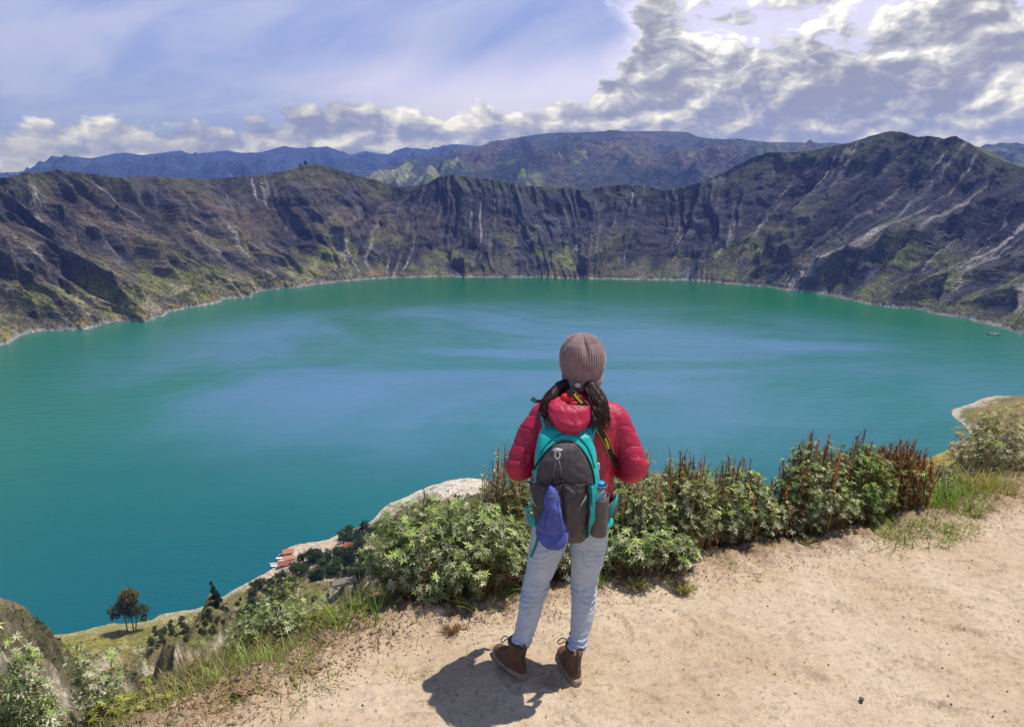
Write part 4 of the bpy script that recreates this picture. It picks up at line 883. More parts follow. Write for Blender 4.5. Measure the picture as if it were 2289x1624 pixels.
LEGL = [((.205, 3.30, .82), .098), ((.180, 3.30, .70), .094), ((.150, 3.30, .58), .079), ((.118, 3.305, .46), .063), ((.100, 3.30, .38), .060), ((.082, 3.285, .29), .057), ((.055, 3.27, .19), .047), ((.026, 3.253, .115), .040)]
LEGR = [((.360, 3.30, .82), .098), ((.362, 3.30, .70), .094), ((.355, 3.30, .58), .081), ((.345, 3.305, .46), .064), ((.342, 3.30, .38), .062), ((.338, 3.285, .29), .059), ((.322, 3.265, .19), .048), ((.298, 3.237, .115), .040)]

def make_body():
    b = MB()
    b.loft([sel(cx(z), 3.31, z, rx, ry, 2.2, 28) for z, rx, ry in ((.78, .12, .09), (.86, .155, .105), (.98, .13, .09), (1.12, .14, .10), (1.25, .155, .10), (1.33, .12, .075), (1.37, .055, .052), (1.45, .05, .05))])
    for L in (LEGL, LEGR): b.tube([p for p, r in L], [r * (.76 if r > .045 else .66) for p, r in L], 16)
    for L, sx, hx in ((LEGL, -.54, -1), (LEGR, -.2, 1)):
        a = Vector(L[-1][0]); d = Vector((sx, math.sqrt(1 - sx * sx), 0)); b.tube([a, a + Vector((0, 0, -.05)), a - d * .03 + Vector((0, 0, -.075))], [.030, .028, .022], 12); b.tube([a + Vector((0, 0, -.065)), a + d * .08 + Vector((0, 0, -.078)), a + d * .13 + Vector((0, 0, -.085))], [.024, .022, .014], 12)
    for S, E, Wt in ((SHL, ELL, WRL), (SHR, ELR, WRR)): b.tube([S, [(S[i] + E[i]) / 2 for i in range(3)], E], [.05, .043, .037], 14); b.tube([E, [(E[i] + Wt[i]) / 2 for i in range(3)], Wt], [.037, .033, .026], 14)
    # head with jaw, nose, ears
    hx, hy, hz = .3135, 3.325, 1.535
    b.ball((hx, hy, hz + .015), (.073, .092, .10), 28, 20); b.ball((hx, hy + .035, hz - .055), (.05, .052, .055)); b.tube([(hx, hy + .088, hz + .01), (hx, hy + .112, hz - .025)], [.009, .014], 10)
    for s in (-1, 1): b.ball((hx + s * .076, hy, hz - .01), (.008, .018, .03), 12, 8); b.ball((hx + s * .03, hy + .078, hz - .02), (.022, .016, .018), 12, 8)
    b.ball((hx, hy + .088, hz - .062), (.024, .010, .006), 12, 8); b.ball((hx, hy + .087, hz - .072), (.02, .010, .007), 12, 8); b.ball((hx, hy + .075, hz - .1), (.02, .02, .015), 12, 8)
    # hands: palm, four unequal fingers curling, thumb from the side of the palm
    for Wt, s in ((WRL, 1), (WRR, -1)):
        w = Vector(Wt); f = Vector((s * .62, .72, .0)).normalized(); up = Vector((0, 0, 1)); dn = Vector((s * .5, -.5, -.1)).normalized()
        b.tube([w, w + f * .035, w + f * .085], [.022, .03, .03], 12, flat=1.25, ups=[up] * 3)
        for k, (L, o) in enumerate(((.068, .032), (.075, .011), (.070, -.011), (.055, -.032))):
            r = w + f * .08 + up * o; a1 = r + f * L * .42; a2 = a1 + (f * .45 + dn * .9).normalized() * L * .33; a3 = a2 + dn * L * .28; b.tube([r - f * .02, r, a1, a2, a3], [.009, .009, .0085, .0078, .006], 10)
        r = w + f * .03 + up * .026; b.tube([r, r + f * .03 + up * .022, r + f * .058 + up * .024 + dn * .008, r + f * .075 + up * .018 + dn * .02], [.012, .0105, .009, .007], 10)
    o = b.build('body', SKIN, person, PR, remesh=.0048, sm=3)
    e = MB()
    for s in (-1, 1):
        e = MB(); e.ball((hx + s * .03, hy + .0835, hz - .005), .0115, 14, 10); e.build('eye', plain('eye_white', (.75, .73, .7), .2), o, None)
        bpy.data.objects[o.children[-1].name].data.transform(Matrix.Translation(-PR)) if o.children else None
make_body()


def wrinkles(scale, amp, crease=0.0, seed=0):
    def f(co, no):
        a = n3(co, scale, seed, 4) * amp
        if crease: a = a - crease * np.clip(1 - np.abs(n3(co, scale * .8, seed + 9, 3)) * 5, 0, 1)
        return a
    return f
def make_jacket():
    b = MB()
    b.loft([sel(cx(z), 3.305, z, rx, ry, 2.4, 48) for z, rx, ry in ((.835, .175, .125), (.86, .188, .138), (.92, .185, .135), (1.0, .175, .128), (1.1, .178, .130), (1.2, .185, .132), (1.27, .178, .122), (1.315, .150, .10), (1.355, .105, .08), (1.39, .08, .075), (1.43, .072, .072))])
    for S, E, Wt, s in ((SHL, ELL, WRL, -1), (SHR, ELR, WRR, 1)):
        S, E, Wt = Vector(S), Vector(E), Vector(Wt)
        P = catmull([S + Vector((-s * .06, 0, .005)), S + Vector((s * .004, 0, -.01)), S.lerp(E, .5) + Vector((s * .012, 0, 0)), E + Vector((0, -.005, .02)), E + Vector((-s * .01, .03, -.012)), E.lerp(Wt, .6), Wt], 5)
        r = np.interp(np.linspace(0, 1, len(P)), [0, .17, .34, .5, .62, .84, 1], [.060, .065, .065, .066, .065, .056, .042]); b.tube(P, list(r), 22)
    # stand-up collar
    b.loft([sel(cx(1.4), 3.32, z, r, r * 1.0, 2, 30, tilt=.1) for z, r in ((1.37, .085), (1.41, .078), (1.45, .074), (1.475, .072))])
    def dj(co, no):
        # horizontal quilting folds on the sleeves, creases at the elbow, soft puff elsewhere
        z = co[:, 2]; x = co[:, 0]; arm = np.clip((np.abs(x - .297) - .17) / .05, 0, 1)
        low = np.clip((1.20 - z) / .12, 0, 1)
        fold = np.sin((z * 58 + n3(co, .14, 3, 2) * 4.0 + np.abs(x - .297) * 26)) * (.0007 + .0012 * low) * arm
        cr = -np.clip(1 - np.abs(n3(co * [1, 1, 1.8], .15, 7, 2)) * 6, 0, 1) * (.001 + .0038 * arm)
        return fold + cr + n3(co, .14, 1, 2) * .007
    j = b.build('jacket', M_JACKET, person, PR, remesh=.0055, sm=4, disp=dj)
    # hood lying on the back, folded over the top of the pack
    h = MB(); R_ = []
    cxh, N = 1273, 26
    rows = [(872, 1258, 1300), (880, 1243, 1312), (890, 1230, 1319), (903, 1224, 1322), (918, 1222, 1323), (932, 1226, 1322), (944, 1234, 1318), (955, 1244, 1310), (963, 1256, 1300), (968, 1266, 1290)]
    for i, (py, xl, xr) in enumerate(rows):
        t = i / (len(rows) - 1); Yc = float(np.interp(t, [0, .3, .6, 1], [3.245, 3.165, 3.125, 3.155])); c = W((xl + xr) / 2, py, Yc); r = (W(xr, py, Yc).x - W(xl, py, Yc).x) / 2
        R_.append([(c.x + r * math.cos(a), c.y + min(.062, r * .75) * math.sin(a) * (1.0 if math.sin(a) < 0 else 1.6), c.z + .015 * math.sin(a)) for a in (2 * math.pi * k / N for k in range(N))])
    h.loft(R_)
    def dh(co, no): return n3(co, .10, 21, 2) * .005 - .0028 * np.clip(1 - np.abs(n3(co * [1.4, 1, .9], .13, 25, 2)) * 9, 0, 1)
    h.build('hood', M_JACKET, j, PR, remesh=.005, sm=4, disp=dh)
    l = MB(); c_ = W(1277, 889, 3.185); l.ball(tuple(c_), (.046, .034, .026), 24, 14); l.build('hood_lining', M_HOODIN, j, PR, remesh=.004, sm=2, disp=lambda co, no: n3(co, .04, 27, 2) * .004)
make_jacket()

def make_jeans():
    b = MB()
    b.loft([sel(cx(z), 3.30, z, rx, ry, 2.3, 44) for z, rx, ry in ((.745, .135, .10), (.77, .17, .118), (.80, .186, .128), (.85, .190, .130), (.90, .178, .122), (.94, .165, .112))])
    for L in (LEGL, LEGR):
        P = catmull([p for p, r in L], 4); r = np.interp(np.linspace(0, 1, len(P)), np.linspace(0, 1, len(L)), [r for p, r in L]); b.tube(P, list(r * .96), 24)
    for c in ((.135, .12), (.41, .12)): pass
    def dj(co, no):
        z, x, y = co[:, 2], co[:, 0], co[:, 1]; left = x < .25; a = 0 * z
        # hard horizontal folds: behind the knees, under the seat and at the ankles
        for z0, wd, am, sl in ((.40, .05, .006, .25), (.455, .03, .005, -.3), (.63, .06, .0045, .35), (.155, .05, .008, .1), (.125, .03, .006, -.2)):
            sgn = np.where(left, 1, -1); zz = z - z0 - sl * (x - np.where(left, .12, .345)) * sgn
            a = a + am * np.exp(-(zz / wd) ** 2) * np.sin(zz * (2 * math.pi / .028) + n3(co, .08, 31, 2) * 3)
        side = np.exp(-((x - np.where(left, np.interp(z, [.1, .45, .8], [.0, .065, .11]), np.interp(z, [.1, .45, .8], [.34, .40, .45]))) / .004) ** 2) * (z < .8)
        return a + n3(co, .07, 33, 3) * .0028 - np.clip(1 - np.abs(n3(co * [1, 1, 2.6], .09, 35, 3)) * 7, 0, 1) * .0028 - side * .0
    b.build('jeans', M_JEANS, person, PR, remesh=.0055, sm=3, disp=dj)
make_jeans()

def make_boot(heel, ang):
    M = Matrix.Translation((heel[0], heel[1], gz(heel[0], heel[1]) - .004)) @ Matrix.Rotation(ang, 4, 'Z') @ Matrix.Diagonal((.92, .95, .95, 1))
    T = lambda p: M @ Vector(p)
    up = MB(); rings = []
    for z, y0, y1, w in ((.022, .002, .268, .043), (.045, .000, .268, .046), (.062, .001, .256, .043), (.080, .004, .205, .040), (.100, .010, .155, .038), (.120, .012, .128, .039), (.145, .008, .122, .041), (.168, .004, .122, .044), (.182, .002, .124, .045)):
        r = []
        for k in range(36):
            a = 2 * math.pi * k / 36; s_, c = math.sin(a), math.cos(a); y = (y0 + y1) / 2 + (y1 - y0) / 2 * s_; taper = 1.0 + (.18 * max(s_, 0) if z < .06 else 0) - .12 * max(-s_, 0)
            r.append(T((w * taper * math.copysign(abs(c) ** .8, c) * (1 if z > .1 else 1.05), y, z - (.010 if z > .14 else 0) * s_ * -1)))
        rings.append(r)
    up.loft(rings); o = up.build('boot', M_BOOT, person, PR, remesh=.004, sm=4, disp=lambda co, no: n3(co, .03, 41, 3) * .0018)
    so = MB(); rings = []
    for z, g_ in ((0, .001), (.006, .004), (.030, .006), (.036, .002), (.039, -.004)):
        r = []
        for k in range(44):
            a = 2 * math.pi * k / 44; s_, c = math.sin(a), math.cos(a); lug = .0035 * (math.sin(a * 22) > 0) if z < .02 else 0
            w = (.049 if s_ > 0 else .040) + g_ - lug; y = .134 + (.142 + g_ - lug) * s_; arch = .012 * math.exp(-((y - .11) / .03) ** 2) if z == 0 else 0
            r.append(T((w * math.copysign(abs(c) ** .75, c), y, z + arch + (.012 * max(s_, 0) ** 4))))
        rings.append(r)
    so.loft(rings); so.build('sole', M_SOLE, o, PR, smooth=False)
    pt = MB(); pt.ribbon([T((0, .002 + abs(z - .15) * .04, z)) for z in (.07, .10, .13, .16, .185, .20)], [M.to_3x3() @ Vector((0, -1, 0))] * 6, .013, .006); pt.build('pull_tab', M_LACE, o, PR)
    la = MB()
    for i in range(5):
        y = .125 + i * .022; z = .118 - i * .012; la.tube([T((s * .024, y, z - .004 + (.006 if s == 0 else 0))) for s in (-1, 0, 1)], .0028, 6)
    P = [(-.012, .128, .168), (-.035, .125, .195), (-.062, .11, .205), (-.078, .10, .195), (-.070, .10, .182), (-.042, .115, .18), (-.010, .13, .168)]
    la.tube(catmull([T(p) for p in P], 6), .0026, 8); la.tube(catmull([T(p) for p in ((.01, .13, .168), (.03, .14, .18), (.045, .145, .165), (.04, .15, .145))], 5), .0026, 8)
    la.build('laces', M_LACE, o, PR)
    return o
make_boot((.060, 3.200), R(33)); make_boot((.310, 3.172), R(12))

def make_beanie():
    b = MB(); N = 208; hx, hy, hz = .3135, 3.315, 1.535; rings = []
    prof = [(-.093, .072, .083), (-.088, .078, .089), (-.072, .084, .096), (-.055, .088, .101), (-.02, .099, .110), (.02, .102, .112), (.055, .097, .107), (.085, .083, .092), (.105, .064, .072), (.118, .043, .048), (.126, .023, .026), (.124, .010, .012), (.118, .004, .004)]
    zs = np.linspace(0, len(prof) - 1, 46)
    for q in zs:
        dz, rx, ry = (float(np.interp(q, range(len(prof)), [p[i] for p in prof])) for i in range(3)); r = []
        for k in range(N):
            a = 2 * math.pi * k / N; rib = 1 + (.020 + (.03 if dz > .09 else 0)) * math.cos(a * 52) * (1 if q < 11 else .3)
            pleat = 1 - max(0, dz - .03) * 3.4 * max(0, math.cos(a * 5 + .7 + dz * 6)) ** 3
            lump = 1 + .018 * math.sin(a * 3 + dz * 22)
            x = hx + rx * rib * pleat * lump * math.cos(a); y = hy + ry * rib * pleat * lump * math.sin(a); tiltz = (.16 if y < hy else .42) * (y - hy) * (1 if dz < 0 else max(0.1, 1 - dz * 14))
            r.append((x + max(0, dz) * -.03, y - max(0, dz) * .08, hz + dz + tiltz))
        rings.append(r)
    b.loft(rings)
    m = fabric('mauve_grey_knit', (0.23, 0.155, 0.155), .95, 260, .7, sheen=.4, var=.2)
    o = b.build('beanie', m, person, PR)
    c = MB(); c.loft([[(hx + rx * (1 + .02 * math.cos(a * 52)) * math.cos(a), hy + ry * (1 + .02 * math.cos(a * 52)) * math.sin(a), hz + dz + (.16 if math.sin(a) < 0 else .42) * ry * math.sin(a)) for a in (2 * math.pi * k / N for k in range(N))] for dz, rx, ry in ((-.097, .078, .089), (-.098, .082, .094), (-.09, .0875, .1), (-.07, .090, .1025), (-.058, .0885, .1005), (-.056, .083, .095))], caps=False)
    c.build('cuff', m, o, PR)
    t = MB(); p = W(1291, 861, 3.205); t.box(tuple(p), (.021, .003, .016), None); tg = t.build('tag', plain('white_woven_tag', (.8, .8, .78), .8), o, PR)
    l = MB()
    for k in range(5): l.box((p.x - .006 + k * .003, p.y - .0022, p.z + .001), (.0018, .001, .003 + .0012 * (k % 2)))
    l.build('lettering', plain('black_thread', (.02, .02, .02), .8), o, PR)
make_beanie()

def make_hair():
    rng = np.random.default_rng(8); b = MB()
    hx, hy, hz = .3135, 3.315, 1.535
    b.loft([[(hx + r * math.cos(a), hy - .01 + r * 1.0 * math.sin(a), z) for a in (2 * math.pi * k / 20 for k in range(20))] for z, r in ((1.365, .050), (1.40, .068), (1.44, .078), (1.49, .078))])
    lk = [W(1266, 855, 3.26), W(1248, 868, 3.23), W(1232, 884, 3.205), W(1221, 901, 3.185), W(1215, 920, 3.175), W(1217, 938, 3.17)]
    P = catmull(lk, 5); b.tube(P, list(np.interp(np.linspace(0, 1, len(P)), [0, .3, .6, .85, 1], [.022, .025, .022, .014, .003])), 14)
    rk = [W(1308, 855, 3.25), W(1321, 870, 3.21), W(1334, 890, 3.17), W(1341, 908, 3.15), W(1347, 926, 3.15), W(1351, 944, 3.15)]
    P2 = catmull(rk, 5); b.tube(P2, list(np.interp(np.linspace(0, 1, len(P2)), [0, .25, .55, .85, 1], [.026, .033, .034, .022, .004])), 16)
    def dh(co, no): return .0012 * np.sin(co[:, 0] * 700 + co[:, 1] * 500 + n3(co, .06, 51, 2) * 3) + n3(co, .04, 52, 2) * .006
    o = b.build('hair', M_HAIR, person, PR, remesh=.0042, sm=2, disp=dh)
    s = MB()
    def strand(path, rad, n, jit):
        for i in range(n):
            off = Vector(rng.normal(0, 1, 3)).normalized() * rad * rng.uniform(.85, 1.03); P = [Vector(p) + off * (.55 + .5 * math.sin(math.pi * (k + .6) / len(path))) + Vector(rng.normal(0, jit, 3)) for k, p in enumerate(path)]
            s.tube(catmull(P, 4), [.0008] * (len(P) * 4 - 4) + [.0003], 3)
    strand(lk, .0255, 120, .0015); strand(rk, .037, 180, .002)
    s.tube(catmull([W(1232, 885, 3.2), W(1212, 892, 3.2), W(1200, 893, 3.2), W(1191, 886, 3.2)], 6), [.0022] * 10 + [.0013] * 6 + [.0006] * 3, 6)
    for i in range(9): s.tube(catmull([W(1222 + i, 888, 3.19), W(1208 + i, 893 + i * .4, 3.19), W(1199 - i * .5, 892 + i, 3.19), W(1191 - i * .8, 886 + i * .8, 3.19)], 4), .0009, 4)
    for i in range(16):   # loose curls over the right shoulder
        a = W(1330 + rng.uniform(-8, 10), 905, 3.13); s.tube(catmull([a, a + Vector((rng.uniform(0, .03), -.02, -.02)), a + Vector((rng.uniform(.01, .05), -.01, -.055)), a + Vector((rng.uniform(-.02, .04), 0, -.085)), a + Vector((rng.uniform(-.05, .01), .01, -.08 - rng.uniform(0, .03)))], 4), .0011, 4)
    for i in range(120):  # loose tips that break up the outline
        t0 = rng.uniform(.35, 1); path = rk if i % 3 else lk; k = min(int(t0 * (len(path) - 1)), len(path) - 2); a = Vector(path[k]).lerp(Vector(path[k + 1]), rng.uniform(0, 1)) + Vector(rng.normal(0, .016, 3)); c = rng.uniform(-.03, .03)
        s.tube(catmull([a, a + Vector((c, -.012, -.02)), a + Vector((c * .6, -.014, -.045)), a + Vector((-c * .7, -.004, -.065 - rng.uniform(0, .02)))], 4), [.0012] * 8 + [.0005] * 5, 4)
    s.build('hair_strands', fabric('brown_hair_strands', (0.050, 0.024, 0.017), .5, 600, .2, spec=.35), o, PR)
make_hair()
bpy.context.view_layer.update()

# ------------------------------------------------------------------ backpack
BR = Vector((0.285, 3.13, 0.76))
backpack = empty('backpack', BR); tag(backpack, 'teal and charcoal hiking backpack worn on the back of the person', 'backpack')
M_TEAL = fabric('teal_nylon', (0.010, 0.42, 0.40), .5, 500, .5, spec=.4, wr=.5, var=.08); M_CHAR = fabric('charcoal_nylon', (0.060, 0.054, 0.056), .6, 500, .6, spec=.35, wr=.8, var=.15)
M_DARK = fabric('black_webbing', (0.018, 0.018, 0.022), .7); M_GREY = fabric('grey_mesh_fabric', (0.13, 0.13, 0.15), .8, 350, .6); M_WHITE = plain('pale_grey_plastic', (.55, .56, .60), .4); M_REF = plain('silver_reflective_trim', (.5, .5, .52), .35, .3)
YB = 3.20     # plane where the pack meets the back
bagrings = []
for py, xl, xr, dep in ((948, 1232, 1300, .03), (952, 1222, 1311, .06), (962, 1211, 1319, .09), (980, 1204, 1324, .125), (1005, 1199, 1328, .15), (1035, 1195, 1333, .168), (1070, 1193, 1338, .185), (1105, 1192, 1340, .195), (1140, 1193, 1341, .195), (1170, 1198, 1338, .185), (1192, 1207, 1330, .165), (1207, 1222, 1318, .13), (1214, 1240, 1300, .08)):
    Yf = YB - dep; l, r = W(xl, py, YB - dep * .55), W(xr, py, YB - dep * .55); zc = float(W(1268, py, Yf).z)
    bagrings.append([((l.x + r.x) / 2 + (r.x - l.x) / 2 * math.copysign(abs(math.cos(a)) ** .72, math.cos(a)), YB - dep / 2 + (dep / 2) * math.copysign(abs(math.sin(a)) ** .72, math.sin(a)), zc) for a in (2 * math.pi * k / 44 for k in range(44))])
mb = MB(); mb.loft(bagrings)
bagobj = mb.build('main_compartment', M_TEAL, backpack, BR, remesh=.006, sm=6, disp=lambda co, no: n3(co, .08, 61, 3) * .003)
dg = bpy.context.evaluated_depsgraph_get(); bpy.context.view_layer.update()
_v = [v.co + BR for v in bagobj.data.vertices]; BVH = BVHTree.FromPolygons(_v, [p.vertices[:] for p in bagobj.data.polygons])
CAMP = Vector((0, 0, CAMZ))
def on(px, py, off=0.0):
    x_, y_, z_ = (float(v) for v in ray(px, py)); d = Vector((x_, y_, z_)).normalized(); h, n, i, q = BVH.ray_cast(CAMP, d)
    if h is None:
        h = W(px, py, 3.12); hh, n, i, q = BVH.find_nearest(h); h = hh
    if n.y > 0: n = -n
    return h + n * off, n
def patch(rows, off, nu=18, rim=.004, bulge=0.0, taper=2.5):
    """a panel lying on the pack: rows = (py, xl, xr)"""
    rows = [(float(p), float(a), float(b)) for p, a, b in rows]; py = [r[0] for r in rows]; ys = np.linspace(py[0], py[-1], max(8, int((py[-1] - py[0]) / 4))); m = MB(); V = []; nv = len(ys)
    for j, y in enumerate(ys):
        a = np.interp(y, py, [r[1] for r in rows]); b_ = np.interp(y, py, [r[2] for r in rows])
        for i in range(nu + 1):
            u = i / nu; v = j / (nv - 1); edge = min(u, 1 - u, v, 1 - v); prof = (1 - (abs(2 * u - 1)) ** taper) * (1 - abs(2 * v - 1) ** taper)
            o = off + bulge * prof if edge > 1e-6 else -.002; V.append(on(a + (b_ - a) * u, y, o)[0])
    F = [(j * (nu + 1) + i, j * (nu + 1) + i + 1, (j + 1) * (nu + 1) + i + 1, (j + 1) * (nu + 1) + i) for j in range(nv - 1) for i in range(nu)]
    m.raw(V, F); return m
def along(pts, off, n=5): 
    P2 = catmull([Vector((a, b, 0)) for a, b in pts], n); H = [on(p.x, p.y, off) for p in P2]; return [h for h, _ in H], [n_ for _, n_ in H]
# upper charcoal panel under an arched zip
pan = patch([(988, 1256, 1274), (993, 1240, 1288), (1003, 1229, 1299), (1018, 1216, 1309), (1036, 1203, 1318), (1060, 1197, 1323), (1085, 1196, 1324)], .006, 20, bulge=.012).build('front_panel', M_CHAR, backpack, BR, normals=True, disp=lambda co, no: -.004 * np.clip(1 - np.abs(n3(co * [2, 1, .6], .05, 63, 2)) * 5, 0, 1))
for off_, nm, mt, rad in ((0.004, 'zip', M_DARK, .0042), ):
    P, _ = along([(1195, 1048), (1205, 1030), (1218, 1012), (1232, 998), (1248, 988), (1265, 985), (1282, 989), (1296, 1000), (1308, 1016), (1318, 1036), (1325, 1060), (1327, 1082)], off_); MB().tube(P, rad, 8).build(nm, mt, backpack, BR)
P, N_ = along([(1207, 1015), (1222, 992), (1244, 975), (1268, 970), (1290, 975), (1308, 992), (1320, 1015), (1328, 1045)], .003); MB().ribbon(P, N_, .004, .003).build('seam', plain('dark_teal_piping', (.004, .14, .14), .7), backpack, BR)
# front stretch pocket, its lower half and side folds
def dpk(co, no): return -.007 * np.clip(1 - np.abs(n3(co * [2.2, 1, .5], .055, 65, 2)) * 4, 0, 1) + .003 * n3(co, .05, 66, 2)
pk = patch([(1076, 1193, 1309), (1084, 1192, 1311), (1110, 1191, 1313), (1150, 1194, 1313), (1180, 1200, 1311), (1198, 1212, 1306), (1208, 1228, 1298)], .012, 26, bulge=.022).build('front_pocket', M_CHAR, backpack, BR, disp=dpk)
P, N_ = along([(1193, 1077), (1215, 1082), (1232, 1076), (1254, 1072), (1262, 1078), (1285, 1087), (1300, 1083), (1309, 1076)], .026); MB().tube(P, .0036, 8).build('pocket_hem', M_DARK, pk, BR)
P, N_ = along([(1256, 1076), (1259, 1110), (1262, 1150), (1264, 1195)], .034); MB().ribbon(P, N_, .014, .006).build('pocket_fold', M_DARK, pk, BR, sub=1)
for pts in ([(1197, 1104), (1201, 1112), (1208, 1126)], [(1304, 1102), (1299, 1112), (1293, 1126)]):
    P, N_ = along(pts, .030 if pts[0][0] < 1250 else .030, 4); w_ = np.interp(np.linspace(0, 1, len(P)), [0, .5, 1], [.002, .006, .001]); MB().ribbon(P, N_, list(w_), .003).build('reflective_tab', M_REF, pk, BR)
bt = patch([(1196, 1236, 1316), (1206, 1240, 1310), (1213, 1250, 1298)], .004, 12, bulge=.004).build('base_panel', fabric('brown_base_fabric', (.10, .075, .068), .8), backpack, BR)
# compression zip down the right side, teal gusset
P, N_ = along([(1309, 1078), (1311, 1110), (1311, 1150), (1308, 1190)], .020); MB().ribbon(P, N_, .012, .012).build('side_webbing', M_DARK, backpack, BR)
P, N_ = along([(1320, 1085), (1322, 1105), (1322, 1130)], .010); MB().ribbon(P, N_, .011, .006).build('teal_gusset', M_TEAL, backpack, BR)
# top hook, cord and toggles
h0 = on(1246, 1016, .028)[0]; mk = MB(); mk.ribbon([h0 + Vector((-.02, 0, .022)), h0 + Vector((0, -.004, .024)), h0 + Vector((.02, 0, .022))], [Vector((0, -1, .2))] * 3, [.008, .016, .008], .006)
mk.tube(catmull([h0 + Vector(p) for p in ((-.008, -.004, .014), (-.010, -.006, -.002), (0, -.008, -.014), (.010, -.006, -.002), (.008, -.004, .014))], 5), .0034, 8); mk.build('hook', M_WHITE, backpack, BR)
for dx in (-1, 1):
    a = h0 + Vector((dx * .004, -.006, -.012)); b_ = on(1246 + dx * 8, 1066, .024)[0]; MB().tube([a, a.lerp(b_, .5) + Vector((dx * .002, -.004, 0)), b_], .0022, 6).build('cord', M_GREY, backpack, BR)
    MB().ball(tuple(b_), (.006, .006, .010), 12, 8).build('cord_lock', M_DARK, backpack, BR)
# shoulder straps with teal edging
for pts, nm in (([(1207, 918), (1211, 935), (1216, 955), (1220, 975)], 0), ([(1334, 940), (1330, 955), (1325, 970), (1322, 985)], 1)):
    Y_ = [3.185, 3.160, 3.145, 3.135]; P = catmull([W(a, b, y) for (a, b), y in zip(pts, Y_)], 5); st = Vector((0.018, 0, 0)) * (1 if nm == 0 else -1)
    full = catmull([W(pts[0][0] + (14 if nm == 0 else -8), 897, 3.31), W(pts[0][0] + (6 if nm == 0 else -4), 905, 3.245)] + [W(a, b, y) for (a, b), y in zip(pts, Y_)], 5)
    s_ = MB().ribbon([p + st for p in full], [Vector((0, -1, .35))] * len(full), .046, .008).build('shoulder_strap', M_GREY, backpack, BR, sub=1)
    MB().ribbon([p + Vector((0, -.004, .002)) for p in full], [Vector((0, -1, .35))] * len(full), .012, .007).build('strap_edging', M_TEAL, s_, BR)
    # front run of the strap down the chest and back under the arm
    x0 = full[0].x + st.x; fr = catmull([full[0] + st, Vector((x0, 3.40, 1.35)), Vector((x0 + st.x * .5, 3.455, 1.22)), Vector((x0 - st.x * 1.0, 3.45, 1.05)), Vector((x0 - st.x * 4.6, 3.36, .94)), Vector((x0 - st.x * 3.8, 3.22, .90))], 5)
    fn = [Vector((0, .2, 1)), Vector((0, .7, .7)), Vector((0, 1, 0)), Vector((0, 1, 0)), Vector((-st.x * 50, .3, 0)), Vector((-st.x * 50, -.5, 0))]; fn = catmull(fn, 5); MB().ribbon(fr, fn, .04, .008).build('chest_run', M_GREY, s_, BR)
# hip belt wings
rw = MB(); rw.tube(catmull([W(1342, 1158, 3.13), W(1366, 1140, 3.165), W(1376, 1128, 3.22), W(1374, 1120, 3.34)], 5), [.02] * 3 + [.040] * 6 + [.042] * 4 + [.03] * 3, 16, flat=.36, ups=[Vector((.8, -.6, 0))] * 16)
rwo = rw.build('hip_belt', M_CHAR, backpack, BR, remesh=.005, sm=3)
MB().tube(catmull([W(1356, 1163, 3.095), W(1366, 1140, 3.105), W(1376, 1120, 3.125), W(1380, 1104, 3.16)], 4), [.004, .006, .008, .009, .010, .010, .010, .010, .009, .008, .007, .006, .004], 8, flat=.6).build('belt_zip', fabric('teal_belt_piping', (.008, .22, .22), .6), rwo, BR)
MB().ribbon([W(1348, 1180, 3.08), W(1358, 1172, 3.11), W(1370, 1160, 3.15)], [Vector((.5, -1, .1))] * 3, [.03, .045, .03], .02).build('belt_edge', M_TEAL, rwo, BR, sub=1)
lw = MB(); lw.ribbon(catmull([W(1196, 1166, 3.10), W(1186, 1160, 3.14), W(1178, 1150, 3.20), W(1180, 1140, 3.30)], 4), [Vector((-.6, -1, .1))] * 13, [.052] * 13, .016); lwo = lw.build('hip_belt', M_TEAL, backpack, BR, sub=1)
MB().ribbon(catmull([W(1194, 1100, 3.12), W(1190, 1118, 3.13), W(1182, 1134, 3.15), W(1177, 1150, 3.16)], 4), [Vector((-.5, -1, .1))] * 13, .010, .004).build('load_strap', M_TEAL, backpack, BR)
MB().ribbon(catmull([W(1203, 1196, 3.06), W(1199, 1212, 3.055), W(1194, 1226, 3.05), W(1186, 1244, 3.055)], 5), [Vector((-.1, -1, .1))] * 16, .013, .003).build('dangling_strap', fabric('dark_teal_webbing', (.004, .19, .19), .7), backpack, BR)
for k in range(2):  # knotted cord bundles on the left side
    c0 = W(1192 - k * 14, 1052 + k * 92, 3.10); m_ = MB(); rr = np.random.default_rng(70 + k)
    for i in range(4):
        P = [c0 + Vector(rr.normal(0, .008, 3)) + Vector((0, 0, -.016 * j)) for j in range(5)]; m_.tube(catmull(P, 4), .0018, 5)
    m_.build('cord_loop', fabric('pale_cord', (.35, .32, .28), .8), backpack, BR)
bk = on(1337, 1040, .01)[0]; MB().box(tuple(bk + Vector((.012, 0, .0))), (.016, .012, .03), None).build('side_buckle', M_WHITE, backpack, BR, bevel=.003, smooth=False)
